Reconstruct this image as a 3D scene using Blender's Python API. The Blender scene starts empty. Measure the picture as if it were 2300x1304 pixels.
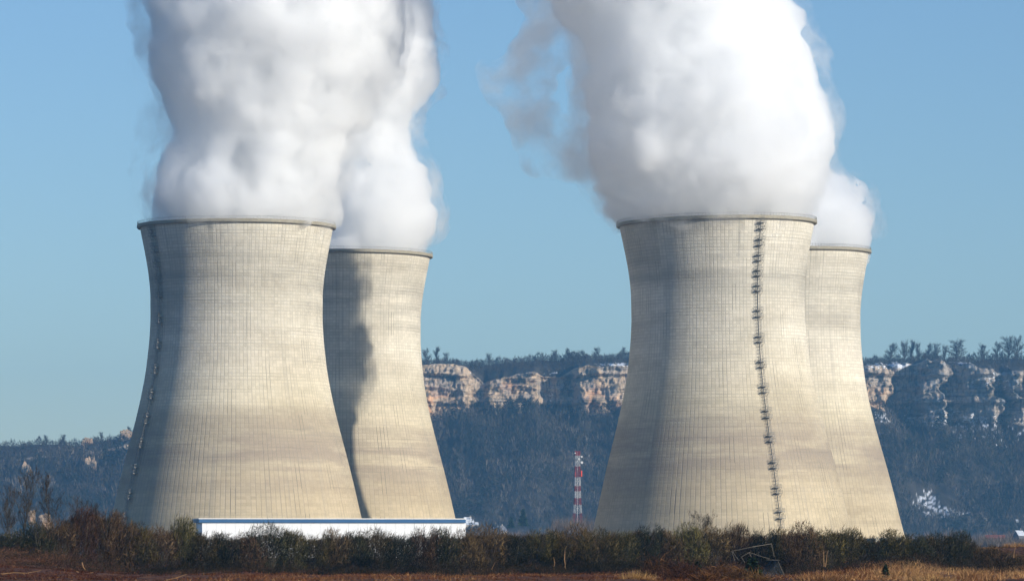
import bpy, math, random
import numpy as np
from mathutils import Vector, Matrix

# ------------------------------------------------------------------ camera
SC = bpy.context.scene
COL = SC.collection
S = 0.9               # distance scale of the tower group
F = 11025.0 * S          # focal length in photo pixels (2300 wide)
HZ = 1235.0          # horizon row
CAMZ = 2.2
cam = bpy.data.objects.new('camera', bpy.data.cameras.new('camera'))
COL.objects.link(cam); SC.camera = cam
cam.location = (0, 0, CAMZ); cam.rotation_euler = (math.radians(90), 0, 0)
cam.data.sensor_width = 36; cam.data.lens = F / 2300 * 36
cam.data.shift_y = (HZ - 652) / 2300
cam.data.clip_start = 1; cam.data.clip_end = 20000

# ------------------------------------------------------------------ world, sun, exposure
SUN_EL, SUN_AZ = math.radians(18.9), math.radians(54.7)      # azimuth measured to the right of "behind the camera"
SDIR = Vector((math.sin(SUN_AZ) * math.cos(SUN_EL), -math.cos(SUN_AZ) * math.cos(SUN_EL), math.sin(SUN_EL)))
w = bpy.data.worlds.new('World'); SC.world = w; w.use_nodes = True
nt = w.node_tree; bg = nt.nodes['Background']
sky = nt.nodes.new('ShaderNodeTexSky'); sky.sky_type = 'NISHITA'; sky.sun_disc = False
sky.sun_elevation = SUN_EL; sky.sun_rotation = math.pi - SUN_AZ
sky.altitude = 200; sky.air_density = 1.0; sky.dust_density = 0.25; sky.ozone_density = 3.0
mx = nt.nodes.new('ShaderNodeMix'); mx.data_type = 'RGBA'; mx.blend_type = 'MULTIPLY'; mx.inputs[0].default_value = 1
mx.inputs[7].default_value = (0.78, 0.905, 1.07, 1)
nt.links.new(sky.outputs[0], mx.inputs[6]); nt.links.new(mx.outputs[2], bg.inputs[0])
bg.inputs[1].default_value = 0.101
sl = bpy.data.lights.new('sun', 'SUN'); sl.energy = 5.0; sl.angle = math.radians(0.5); sl.color = (1.0, 0.94, 0.83)
so = bpy.data.objects.new('sun', sl); COL.objects.link(so)
so.rotation_euler = SDIR.to_track_quat('Z', 'Y').to_euler(); so.location = (300, -300, 400)
SC.view_settings.view_transform = 'Standard'; SC.view_settings.look = 'None'
SC.view_settings.exposure = 0.2; SC.view_settings.gamma = 1
SC.cycles.max_bounces = 52; SC.cycles.volume_bounces = 48; SC.cycles.diffuse_bounces = 3
SC.cycles.transparent_max_bounces = 16
SC.cycles.use_denoising = True; SC.cycles.use_adaptive_sampling = True; SC.cycles.adaptive_threshold = 0.03
SC.cycles.volume_max_steps = 256; SC.cycles.volume_step_rate = 1.0

# ------------------------------------------------------------------ helpers
def P(x, y, d):
    return Vector(((x - 1150) / F * d, d, CAMZ + (HZ - y) / F * d))
def lin(r, g, b):
    f = lambda c: (c / 255 / 12.92) if c / 255 <= 0.04045 else ((c / 255 + 0.055) / 1.055) ** 2.4
    return (f(r), f(g), f(b), 1)
def tag(o, label=None, cat=None, group=None, kind=None):
    if label: o['label'] = label
    if cat: o['category'] = cat
    if group: o['group'] = group
    if kind: o['kind'] = kind
    return o
def empty(name, loc=(0, 0, 0), rz=0.0):
    o = bpy.data.objects.new(name, None); COL.objects.link(o); o.location = loc; o.rotation_euler = (0, 0, rz); return o
class MB:
    """collects vertices and faces; build() links them as one mesh object"""
    def __init__(s): s.v = []; s.f = []; s.t = []; s.n = 0; s.c = None
    def add(s, v, f, tint=0.5):
        v = np.asarray(v, dtype=float).reshape(-1, 3)
        s.v.append(v); s.f.extend([tuple(int(i) + s.n for i in q) for q in f]); 
        s.t.append(np.full(len(v), tint) if np.isscalar(tint) else np.asarray(tint, dtype=float)); s.n += len(v)
    def tris(s, v, tint):          # v (n,3,3)
        n = len(v); k = s.n + np.arange(n * 3).reshape(n, 3)
        s.v.append(v.reshape(-1, 3)); s.f.extend(map(tuple, k.tolist())); s.t.append(np.repeat(tint, 3)); s.n += n * 3
    def box(s, c, h, R=None, tint=0.5):
        a = np.array([(x, y, z) for x in (-1, 1) for y in (-1, 1) for z in (-1, 1)]) * np.array(h)
        if R is not None: a = a @ np.array(R.to_3x3().transposed())
        s.add(a + np.array(c), [(0, 1, 3, 2), (4, 6, 7, 5), (0, 4, 5, 1), (2, 3, 7, 6), (0, 2, 6, 4), (1, 5, 7, 3)], tint)
    def tube(s, pts, rad, k=5, tint=0.5, cap=True):
        pts = [Vector(p) for p in pts]; rad = rad if hasattr(rad, '__len__') else [rad] * len(pts)
        V = []; Fc = []
        for i, p in enumerate(pts):
            d = (pts[min(i + 1, len(pts) - 1)] - pts[max(i - 1, 0)]).normalized()
            a = d.cross(Vector((0, 0, 1)) if abs(d.z) < .9 else Vector((1, 0, 0))).normalized(); b = d.cross(a)
            for j in range(k):
                t = 2 * math.pi * j / k; V.append(p + (a * math.cos(t) + b * math.sin(t)) * rad[i])
        for i in range(len(pts) - 1):
            for j in range(k): Fc.append((i * k + j, i * k + (j + 1) % k, (i + 1) * k + (j + 1) % k, (i + 1) * k + j))
        if cap: Fc.append(tuple(range(k))[::-1]); Fc.append(tuple((len(pts) - 1) * k + j for j in range(k)))
        s.add([tuple(v) for v in V], Fc, tint)
    def mesh(s, name, mat=None, smooth=False):
        m = bpy.data.meshes.new(name); V = np.concatenate(s.v)
        m.from_pydata(V.tolist(), [], s.f); m.validate(clean_customdata=False)
        a = m.attributes.new('tint', 'FLOAT', 'POINT'); a.data.foreach_set('value', np.concatenate(s.t).astype(np.float32))
        if mat: m.materials.append(mat)
        if smooth: m.polygons.foreach_set('use_smooth', [True] * len(m.polygons))
        m.update(); return m
    def build(s, name, mat=None, parent=None, smooth=False):
        o = bpy.data.objects.new(name, s.mesh(name, mat, smooth)); COL.objects.link(o); o.parent = parent; return o
def copy_tree(o, parent=None):
    c = o.copy(); COL.objects.link(c); c.parent = parent
    for ch in list(o.children): copy_tree(ch, c)
    return c
def hsh(i, j, seed):
    n = (i.astype(np.int64) * 374761393 + j.astype(np.int64) * 668265263 + seed * 982451653) & 0x7fffffff
    n = ((n ^ (n >> 13)) * 1274126177) & 0x7fffffff
    return ((n ^ (n >> 16)) & 0xffff) / 65535.0
def vn(x, y, seed=0):
    x = np.asarray(x, dtype=float); y = np.asarray(y, dtype=float)
    i = np.floor(x); j = np.floor(y); u = x - i; v = y - j; u = u * u * (3 - 2 * u); v = v * v * (3 - 2 * v)
    a = hsh(i, j, seed); b = hsh(i + 1, j, seed); c = hsh(i, j + 1, seed); d = hsh(i + 1, j + 1, seed)
    return (a * (1 - u) + b * u) * (1 - v) + (c * (1 - u) + d * u) * v
def fbm(x, y, seed=0, o=4):
    r = 0; a = .5; t = 0
    for k in range(o): r = r + a * vn(np.asarray(x) * 2 ** k, np.asarray(y) * 2 ** k, seed + k * 17); t += a; a *= .5
    return r / t
def sst(a, b, x): t = np.clip((x - a) / (b - a), 0, 1); return t * t * (3 - 2 * t)

# ------------------------------------------------------------------ materials
class NT:
    def __init__(s, name):
        s.m = bpy.data.materials.new(name); s.m.use_nodes = True; s.t = s.m.node_tree; s.b = s.t.nodes['Principled BSDF']
        s.b.inputs['Specular IOR Level'].default_value = .2; s.b.inputs['Roughness'].default_value = .9
    def n(s, ty, **kw):
        o = s.t.nodes.new(ty)
        for k, v in kw.items(): setattr(o, k, v)
        return o
    def l(s, a, b): s.t.links.new(a, b)
    def math(s, op, a, b=None, c=None, clamp=False):
        o = s.n('ShaderNodeMath', operation=op); o.use_clamp = clamp
        for i, q in enumerate((a, b, c)):
            if q is None: continue
            if isinstance(q, (int, float)): o.inputs[i].default_value = q
            else: s.l(q, o.inputs[i])
        return o.outputs[0]
    def noise(s, vec, scale, detail=4, rough=.6, w=None):
        o = s.n('ShaderNodeTexNoise'); o.inputs['Scale'].default_value = scale; o.inputs['Detail'].default_value = detail; o.inputs['Roughness'].default_value = rough
        if vec is not None: s.l(vec, o.inputs['Vector'])
        return o.outputs['Fac']
    def ramp(s, fac, stops):
        o = s.n('ShaderNodeValToRGB'); e = o.color_ramp.elements
        while len(e) < len(stops): e.new(.5)
        for q, (p, c) in zip(e, stops): q.position = p; q.color = c if len(c) == 4 else (*c, 1)
        s.l(fac, o.inputs[0]); return o.outputs[0]
    def mix(s, fac, a, b, bt='MIX'):
        o = s.n('ShaderNodeMix', data_type='RGBA', blend_type=bt)
        for i, q in ((0, fac), (6, a), (7, b)):
            if isinstance(q, (int, float)): o.inputs[i].default_value = q
            elif isinstance(q, tuple): o.inputs[i].default_value = q if len(q) == 4 else (*q, 1)
            else: s.l(q, o.inputs[i])
        return o.outputs[2]
    def map(s, fac, a, b, c=0., d=1.):
        o = s.n('ShaderNodeMapRange'); 
        for i, q in ((1, a), (2, b), (3, c), (4, d)): o.inputs[i].default_value = q
        s.l(fac, o.inputs[0]); return o.outputs[0]
def simple(name, col, rough=.8, var=.25, scale=2.0, spec=.2):
    t = NT(name); tc = t.n('ShaderNodeTexCoord')
    f = t.noise(tc.outputs['Object'], scale)
    k = tuple(c * (1 - var) for c in col[:3]); k2 = tuple(min(1, c * (1 + var)) for c in col[:3])
    t.l(t.ramp(f, [(.3, k), (.7, k2)]), t.b.inputs['Base Color']); t.b.inputs['Roughness'].default_value = rough
    t.b.inputs['Specular IOR Level'].default_value = spec
    return t.m
def twig_mat(name, stops):
    t = NT(name); a = t.n('ShaderNodeAttribute'); a.attribute_name = 'tint'
    oi = t.n('ShaderNodeObjectInfo'); tc = t.n('ShaderNodeTexCoord')
    c = t.ramp(a.outputs['Fac'], stops)
    hv = t.n('ShaderNodeHueSaturation'); t.l(c, hv.inputs['Color'])
    t.l(t.map(oi.outputs['Random'], 0, 1, .75, 1.3), hv.inputs['Value']); t.l(t.map(oi.outputs['Random'], 0, 1, .485, .515), hv.inputs['Hue'])
    t.l(hv.outputs[0], t.b.inputs['Base Color']); t.b.inputs['Specular IOR Level'].default_value = .05
    return t.m

def concrete_mat():
    t = NT('board_marked_concrete')
    uv = t.n('ShaderNodeUVMap'); uv.uv_map = 'UVMap'
    sp = t.n('ShaderNodeSeparateXYZ'); t.l(uv.outputs[0], sp.inputs[0])
    U, V = sp.outputs[0], sp.outputs[1]                 # U = panel column, V = casting lift
    oi = t.n('ShaderNodeObjectInfo'); rnd = t.math('MULTIPLY', oi.outputs['Random'], 300.)
    tc = t.n('ShaderNodeTexCoord'); so_ = t.n('ShaderNodeSeparateXYZ'); t.l(tc.outputs['Object'], so_.inputs[0]); Z = so_.outputs[2]
    def wn(ax, bx, sc=1.0):
        cb = t.n('ShaderNodeCombineXYZ'); t.l(ax, cb.inputs[0]); t.l(bx, cb.inputs[1]) if bx is not None else None; t.l(rnd, cb.inputs[2])
        o = t.n('ShaderNodeTexWhiteNoise', noise_dimensions='3D'); t.l(cb.outputs[0], o.inputs[0]); return o.outputs[0]
    def nz(a, b, sa, sb, detail=3, rough=.55):
        cb = t.n('ShaderNodeCombineXYZ'); t.l(t.math('MULTIPLY', a, sa), cb.inputs[0]); t.l(t.math('MULTIPLY', b, sb), cb.inputs[1]); t.l(rnd, cb.inputs[2])
        return t.noise(cb.outputs[0], 1.0, detail, rough)
    fu, fv = t.math('FRACT', U), t.math('FRACT', V)
    cu, cv = t.math('FLOOR', U), t.math('FLOOR', V)
    du = t.math('ABSOLUTE', t.math('SUBTRACT', fu, .5)); dv = t.math('ABSOLUTE', t.math('SUBTRACT', fv, .5))
    lu = t.map(du, .36, .42); lv = t.map(dv, .34, .42)
    # joints are stronger in places
    su = t.map(nz(U, V, .35, .02, 4, .7), .38, .68, .25, 1.0); sv = t.map(nz(U, V, .03, .3, 4, .7), .36, .66, .15, 1.0)
    lift_top = t.map(Z, 30, 85, .3, 1.0)               # lift joints read stronger high up
    LU = t.math('MULTIPLY', lu, su); LV = t.math('MULTIPLY', t.math('MULTIPLY', lv, sv), lift_top)
    J = t.math('MAXIMUM', LU, LV)
    # tone
    big = nz(U, V, .035, .045, 4, .55); ring = nz(cu, cv, .0, .55, 2, .9); ring2 = nz(cu, cv, .012, .10, 3, .6)
    base = t.ramp(big, [(.30, (.46, .43, .36)), (.5, (.58, .55, .475)), (.72, (.67, .64, .565))])
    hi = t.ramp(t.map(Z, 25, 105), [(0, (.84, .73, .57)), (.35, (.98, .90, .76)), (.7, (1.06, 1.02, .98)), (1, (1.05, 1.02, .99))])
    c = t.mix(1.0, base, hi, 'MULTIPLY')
    c = t.mix(1.0, c, t.ramp(ring, [(.3, (.93, .93, .92)), (.7, (1.06, 1.06, 1.05))]), 'MULTIPLY')
    c = t.mix(1.0, c, t.ramp(ring2, [(.3, (.90, .88, .86)), (.65, (1.07, 1.07, 1.06))]), 'MULTIPLY')
    cell = wn(cu, cv); c = t.mix(1.0, c, t.ramp(cell, [(0, (.93, .93, .92)), (1, (1.06, 1.06, 1.06))]), 'MULTIPLY')
    # brown-grey soot belts: one in the lower third, one below the rim
    def belt(zc, hw, su_, thr):
        b = t.map(t.math('ABSOLUTE', t.math('SUBTRACT', Z, zc)), 0, hw, 1, 0)
        return t.math('MULTIPLY', b, t.map(nz(U, V, su_ * .55, .17, 5, .6), thr, thr + .25), clamp=True)
    c = t.mix(t.math('MULTIPLY', belt(38, 20, .05, .30), .80), c, (.26, .205, .16))
    c = t.mix(t.math('MULTIPLY', belt(101, 17, .06, .36), .62), c, (.27, .25, .21))
    c = t.mix(t.math('MULTIPLY', belt(64, 60, .09, .54), .45), c, (.25, .23, .19))
    # fine horizontal streaks within the belts
    st = t.map(nz(U, V, .06, 1.3, 3, .7), .56, .72); c = t.mix(t.math('MULTIPLY', st, t.math('MULTIPLY', belt(40, 45, .03, .30), .45)), c, (.16, .14, .11))
    rs = t.math('MULTIPLY', t.map(nz(U, V, .9, .022, 4, .65), .54, .70), t.map(Z, 60, 119, 0.0, .55)); c = t.mix(rs, c, (.24, .225, .19))
    rs2 = t.math('MULTIPLY', t.map(nz(U, V, .45, .012, 3, .6), .58, .72), .28); c = t.mix(rs2, c, (.27, .25, .21))
    # run-down cracks: dark vertical dashes
    ck = t.math('MULTIPLY', t.map(wn(cu, t.math('FLOOR', t.math('MULTIPLY', V, .13))), .965, .975), t.map(du, .40, .44))
    c = t.mix(t.math('MULTIPLY', ck, .75), c, (.07, .065, .05))
    c = t.mix(t.math('MULTIPLY', J, .43), c, (.20, .185, .155))
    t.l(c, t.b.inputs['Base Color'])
    bp = t.n('ShaderNodeBump'); bp.inputs['Strength'].default_value = .55; bp.inputs['Distance'].default_value = .12
    h = t.math('SUBTRACT', t.math('MULTIPLY', wn(cu, cv), .35), J); t.l(h, bp.inputs['Height']); t.l(bp.outputs[0], t.b.inputs['Normal'])
    return t.m
M_CONC = concrete_mat()
M_RIM = simple('rim_concrete', (.29, .26, .195), var=.18, scale=1.2)
M_STEEL = simple('galvanised_steel', (.24, .225, .20), rough=.6, var=.2)
M_STEELP = simple('pale_steel', (.55, .55, .55), rough=.5, var=.1)

# ------------------------------------------------------------------ cooling towers
PZ = np.array([0, 9.5, 14.4, 24.1, 34.2, 44.3, 50.5, 56.9, 63.4, 68.7, 78.6, 86.1, 96.7, 103.7, 112.0, 118.8, 121.0])
PR = np.array([49.2, 46.9, 45.7, 43.5, 41.05, 38.35, 36.75, 35.25, 33.95, 33.05, 31.95, 31.5, 31.55, 32.25, 33.7, 35.1, 35.45])
def rad(z):
    # smooth interpolation through the measured profile
    z = np.asarray(z, dtype=float); ks = np.linspace(-3.0, 3.0, 13); ws = np.exp(-ks ** 2 / 4.0)
    return sum(wi * np.interp(z + k, PZ, PR) for k, wi in zip(ks, ws)) / ws.sum()
NU = 152
def shell_mesh():
    zs = np.linspace(6.3, 121.0, 98); n = 192
    arc = np.concatenate([[0], np.cumsum(np.hypot(np.diff(zs), np.diff(rad(zs))))])
    V = []; Fc = []; UV = []
    for side, off in ((0, 0.0), (1, -.55)):
        for z in zs:
            r = float(rad(z)) + off
            for j in range(n): a = 2 * math.pi * j / n; V.append((r * math.cos(a), r * math.sin(a), z))
    m_ = len(zs)
    def idx(s, i, j): return s * m_ * n + i * n + j % n
    for i in range(m_ - 1):
        for j in range(n):
            u0, u1 = j / n * NU, (j + 1) / n * NU; v0, v1 = arc[i] / 1.2, arc[i + 1] / 1.2
            Fc.append((idx(0, i, j), idx(0, i, j + 1), idx(0, i + 1, j + 1), idx(0, i + 1, j))); UV += [(u0, v0), (u1, v0), (u1, v1), (u0, v1)]
            Fc.append((idx(1, i, j), idx(1, i + 1, j), idx(1, i + 1, j + 1), idx(1, i, j + 1))); UV += [(u0, v0), (u0, v1), (u1, v1), (u1, v0)]
    for j in range(n):
        Fc.append((idx(0, 0, j), idx(1, 0, j), idx(1, 0, j + 1), idx(0, 0, j + 1))); UV += [(0.5, 0.5)] * 4
        Fc.append((idx(0, m_ - 1, j), idx(0, m_ - 1, j + 1), idx(1, m_ - 1, j + 1), idx(1, m_ - 1, j))); UV += [(0.5, 0.5)] * 4
    m = bpy.data.meshes.new('shell'); m.from_pydata(V, [], Fc)
    uvl = m.uv_layers.new(name='UVMap'); uvl.data.foreach_set('uv', np.array(UV, dtype=np.float32).ravel())
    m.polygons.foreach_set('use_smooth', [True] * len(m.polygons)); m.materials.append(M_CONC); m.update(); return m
def lathe(name, prof, mat, n=192, closed=True):
    b = MB(); k = len(prof); V = [(r * math.cos(2 * math.pi * j / n), r * math.sin(2 * math.pi * j / n), z) for j in range(n) for r, z in prof]
    Fc = [(j * k + i, ((j + 1) % n) * k + i, ((j + 1) % n) * k + (i + 1) % k, j * k + (i + 1) % k) for j in range(n) for i in range(k)]
    b.add(V, Fc); return b.mesh(name, mat)
SHELL = shell_mesh()
r0 = float(rad(121)); r1 = float(rad(119.5))
RIM = lathe('rim', [(r1 - .7, 119.85), (r1 + 1.1, 119.9), (r1 + 1.3, 120.1), (r1 + 1.3, 120.95), (r1 + 1.0, 121.2), (r0 - .75, 121.2)], M_RIM)
def colonnade():
    b = MB()
    for k in range(40):
        a0 = 2 * math.pi * k / 40
        for s in (-1, 1):
            a1 = a0 + s * math.pi / 40
            b.tube([(48.6 * math.cos(a0), 48.6 * math.sin(a0), -.5), (47.3 * math.cos(a1), 47.3 * math.sin(a1), 6.8)], .55, 6)
    return b.mesh('support_colonnade', M_RIM)
COLN = colonnade()
def railing():
    b = MB(); R = r1 + 1.1
    for k in range(180):
        a = 2 * math.pi * k / 180; b.box((R * math.cos(a), R * math.sin(a), 121.6), (.04, .04, .52))
    b.tube([(R * math.cos(2 * math.pi * k / 96), R * math.sin(2 * math.pi * k / 96), 122.1) for k in range(97)], .05, 4, cap=False)
    m = b.mesh('rim_railing', M_STEEL); return m
RAILM = railing()
def tower(px, D, label, rz, lean=0.0):
    t = empty('cooling_tower', ((px - 1150) / F * D, D, 0))
    tag(t, label, 'cooling tower', 'hyperbolic concrete cooling towers')
    t.rotation_euler = (0, -math.radians(lean), 0)
    for nm, me in (('shell', SHELL), ('rim', RIM), ('support_colonnade', COLN), ('railing', RAILM)):
        o = bpy.data.objects.new(nm, me); COL.objects.link(o); o.parent = t; o.rotation_euler = (0, 0, rz)
    return t
TW = {
 'lf': tower(531.5, 1800 * S, 'front cooling tower behind the white building, its ladder in the shaded left flank', 0.3),
 'lr': tower(769, 1978 * S, 'rear cooling tower with a lumpy steam shadow down its side, behind the white building', 1.9),
 'rf': tower(1622, 1783 * S, 'tall front cooling tower with a row of dark ladder platforms down its sunlit face', 4.0, .95),
 'rr': tower(1765, 1962 * S, 'rear cooling tower half hidden behind the one with the dark ladder platforms', 2.6, 1.1)}
def ladder(tw, phi_deg, ylist, D):
    """ladder on the meridian phi (degrees right of the camera direction), with paired platforms"""
    ph = math.radians(phi_deg); nrm = Vector((math.sin(ph), -math.cos(ph), 0)); tan = Vector((math.cos(ph), math.sin(ph), 0)); up = Vector((0, 0, 1))
    def on(z, off=0.0, side=0.0): return nrm * (float(rad(z)) + off) + tan * side + up * z
    b = MB(); zs = list(np.linspace(9.6, 121.5, 60))
    for s in (-.35, .35): b.tube([on(z, .75, s) for z in zs], .07, 4)
    for s in (-.55, 0, .55): b.tube([on(z, 1.35, s) for z in zs], .045, 4)
    for z in np.arange(10, 121, 1.2):
        b.tube([on(z, .72, -.45), on(z, .72, .45)], .05, 4)
        b.tube([on(z, .72, -.5), on(z, 1.35, -.55), on(z, 1.45, 0), on(z, 1.35, .55), on(z, .72, .5)], .05, 4)
    for z in np.arange(12, 120, 4.8): b.tube([on(z, -.05, -.35), on(z, .75, -.35)], .06, 4); b.tube([on(z, -.05, .35), on(z, .75, .35)], .06, 4)
    lad = b.build('ladder', M_STEEL, tw)
    p = MB(); hw, dp = 1.25, 1.9
    p.box((0, -dp / 2 - .05, 0), (hw, dp / 2, .10))
    for x in (-hw + .05, hw - .05):
        p.tube([(x, -dp, 0), (x, -dp, 1.15)], .05, 4); p.tube([(x, -dp, 1.15), (x, -.1, 1.15)], .05, 4); p.tube([(x, -dp, .6), (x, -.1, .6)], .04, 4); p.tube([(x, -dp * .5, 0), (x, -dp * .5, 1.15)], .04, 4)
        p.tube([(x, -dp * .95, -.05), (x, -.0, -1.6)], .07, 4)
    p.tube([(-hw, -dp, 1.15), (hw, -dp, 1.15)], .05, 4); p.tube([(-hw, -dp, .6), (hw, -dp, .6)], .04, 4)
    pm = p.mesh('platform', M_STEEL)
    for y in ylist:
        z = CAMZ + (HZ - y) / F * (D - 34)
        o = bpy.data.objects.new('platform', pm); COL.objects.link(o); o.parent = lad
        o.location = on(z); o.rotation_euler = (0, 0, ph)
PLY = [500, 514, 537, 550, 572, 584, 606, 618, 640, 652, 696, 710, 755, 767, 812, 824, 868, 881, 923, 938, 980, 992, 1039, 1052, 1096, 1109, 1150, 1165]
ladder(TW['rf'], 24.0, PLY, 1783 * S)
ladder(TW['lf'], -56.0, [y + 9 for y in PLY], 1800 * S)

# ------------------------------------------------------------------ steam plumes
def steam_mat(name, dens, nscale, lo, hi, col=(1, 1, 1)):
    m = bpy.data.materials.new(name); m.use_nodes = True; t = m.node_tree; t.nodes.remove(t.nodes['Principled BSDF'])
    out = [n for n in t.nodes if n.type == 'OUTPUT_MATERIAL'][0]
    pv = t.nodes.new('ShaderNodeVolumePrincipled'); pv.inputs['Color'].default_value = (*col, 1); pv.inputs['Anisotropy'].default_value = 0.3; m.cycles.volume_step_rate = 0.24
    pv.inputs['Density'].default_value = dens
    if hi is not None:
        tc = t.nodes.new('ShaderNodeTexCoord'); nz = t.nodes.new('ShaderNodeTexNoise'); nz.inputs['Scale'].default_value = nscale; nz.inputs['Detail'].default_value = 8; nz.inputs['Roughness'].default_value = .62
        t.links.new(tc.outputs['Object'], nz.inputs['Vector'])
        mr = t.nodes.new('ShaderNodeMapRange'); mr.interpolation_type = 'SMOOTHSTEP'
        for i, q in ((1, lo), (2, hi), (3, 0.0), (4, dens)): mr.inputs[i].default_value = q
        t.links.new(nz.outputs['Fac'], mr.inputs[0]); t.links.new(mr.outputs[0], pv.inputs['Density'])
    t.links.new(pv.outputs[0], out.inputs['Volume'])
    return m
def ico(sub=2):
    import bmesh
    b = bmesh.new(); bmesh.ops.create_icosphere(b, subdivisions=sub, radius=1); v = np.array([tuple(q.co) for q in b.verts]); f = [tuple(q.index for q in p.verts) for p in b.faces]; b.free(); return v, f
IV, IF = ico(2)
TEX = {}
def cloud_tex(size, hard=False, depth=3):
    k = (size, hard)
    if k not in TEX:
        t = bpy.data.textures.new('billow', 'CLOUDS'); t.noise_scale = size; t.noise_depth = depth; t.noise_type = 'HARD_NOISE' if hard else 'SOFT_NOISE'; t.noise_basis = 'ORIGINAL_PERLIN'; TEX[k] = t
    return TEX[k]
def blob_obj(name, balls, voxel, disp, mat, parent=None):
    b = MB()
    for c, r in balls: b.add(IV * np.array(r) + np.array(c), IF)
    o = b.build(name, mat, parent)
    rm = o.modifiers.new('r', 'REMESH'); rm.mode = 'VOXEL'; rm.voxel_size = voxel; rm.use_smooth_shade = True
    for size, st, *hd in disp:
        d = o.modifiers.new('d', 'DISPLACE'); d.texture = cloud_tex(size, bool(hd)); d.strength = st; d.mid_level = .5; d.texture_coords = 'GLOBAL'
    return o
M_FR = steam_mat('steam_fringe', .06, .085, .44, .66, (.995, .995, .995)); M_FR.cycles.volume_step_rate = .7
def plume(name, D, rows, seed, label, mat, cz, zt, ydrift=0.0, rfac=(.26, .44), extra=()):
    """rows: (y, xl, xr) in photo pixels at the plume's distance"""
    rng = np.random.default_rng(seed); rows = sorted(rows, key=lambda q: -q[0])
    ys = np.array([q[0] for q in rows])[::-1]; xl = np.array([q[1] for q in rows])[::-1]; xr = np.array([q[2] for q in rows])[::-1]
    z_of = lambda y: CAMZ + (HZ - y) / F * D
    balls = [((cz[0] + q[0], D + q[1], q[2]), (q[3],) * 3) for q in extra]; z = 114.0
    while z < zt:
        y = HZ - (z - CAMZ) * F / D
        if z < 121.0:
            cx = (cz[0]); hw = float(rad(z)) - 6.0
            for k in range(10):
                a = 2 * math.pi * k / 10; balls.append(((cx + (hw - 9) * math.cos(a), D + (hw - 9) * math.sin(a), z), (8.5, 8.5, 3.0)))
            balls.append(((cx, D, z), (hw - 6, hw - 6, 3.5))); z += 3.5; continue
        L = (np.interp(y, ys, xl) - 1150) / F * D; R = (np.interp(y, ys, xr) - 1150) / F * D
        cx = (L + R) / 2; hw = min((R - L) / 2 + 5.5, 33.0 + max(0.0, z - 121.5) * 1.1); k = sst(122, 150, z); yd = D + ydrift * k
        n = 11
        for i in range(n):
            a = 2 * math.pi * (i + rng.random()) / n; rr = hw * rng.uniform(*rfac); rr = min(rr, max(5.0, (z - 113.5) * 0.9)) if z < 140 else rr
            d = (hw - rr) * rng.uniform(.86, 1.0)
            balls.append(((cx + d * math.cos(a), yd + d * math.sin(a) * 1.14, z + rng.uniform(-1.5, 1.5)), (rr, rr, rr * rng.uniform(.9, 1.15))))
        balls.append(((cx, yd, z), (hw * .72, hw * .72, min(hw * .5, 5 + (z - 113.5) * .5))))
        z += 6.5
    o = blob_obj(name, balls, .95, [(26.0, 9.0), (11.0, 4.6, 1), (4.2, 2.4), (1.8, .9)], mat)
    fr_ = blob_obj('fringe', [(c, tuple(np.array(q) + 3.2) if hasattr(q, '__len__') else (q + 3.2,) * 3) for c, q in balls if c[2] > 128], 1.6, [(20.0, 11.0), (6.0, 5.0)], M_FR, o)
    return tag(o, label, 'steam plume', 'steam plumes above the cooling towers')
M_ST = steam_mat('dense_steam', .24, .055, .39, .57, (.993, .9935, .994))
M_ST2 = steam_mat('dense_steam_rear', .24, .055, .34, .54, (.993, .9935, .994))
plume('steam_plume', 1800 * S, [(-420, 380, 980), (-200, 370, 960), (-80, 345, 905), (0, 328, 925), (50, 333, 922), (100, 338, 905), (150, 348, 882), (200, 366, 852), (250, 392, 820), (300, 400, 785), (340, 392, 765), (380, 366, 768), (420, 345, 768), (450, 342, 762), (480, 345, 752), (505, 350, 738)],
      3, 'broad white steam plume rising from the front tower behind the white building', M_ST, ((531.5 - 1150) / F * 1800 * S,), 262)
plume('steam_plume', 1978 * S, [(-420, 560, 1030), (-200, 640, 980), (-50, 700, 935), (30, 715, 950), (80, 722, 962), (130, 722, 972), (180, 722, 962), (230, 720, 942), (270, 712, 918), (300, 705, 905), (340, 712, 915), (370, 735, 935), (400, 738, 950), (440, 738, 964), (500, 734, 968), (545, 730, 958), (575, 640, 940)],
      11, 'narrow white steam plume behind the broad one, rising from the tower with the lumpy shadow', M_ST2, ((769 - 1150) / F * 1978 * S,), 262)
plume('steam_plume', 1783 * S, [(-420, 1100, 1620), (-200, 1180, 1700), (-60, 1265, 1735), (0, 1300, 1752), (30, 1335, 1775), (60, 1330, 1785), (100, 1322, 1790), (150, 1322, 1808), (200, 1325, 1835), (250, 1315, 1850), (300, 1330, 1866), (350, 1328, 1864), (400, 1345, 1845), (440, 1372, 1832), (470, 1390, 1822), (495, 1408, 1808)],
      8, 'largest white steam plume, billowing above the tower with the dark ladder platforms', M_ST, ((1611 - 1150) / F * 1783 * S,), 262, ydrift=-5)
plume('steam_plume', 1962 * S, [(-420, 1000, 1330), (-100, 1180, 1560), (150, 1380, 1700), (300, 1520, 1780), (360, 1600, 1815), (390, 1660, 1850), (420, 1710, 1893), (450, 1730, 1928), (480, 1735, 1948), (520, 1725, 1950), (560, 1700, 1935)],
      21, 'small rounded white steam puff above the rear tower half hidden at the right', M_ST2, ((1752.5 - 1150) / F * 1962 * S,), 262)
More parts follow.
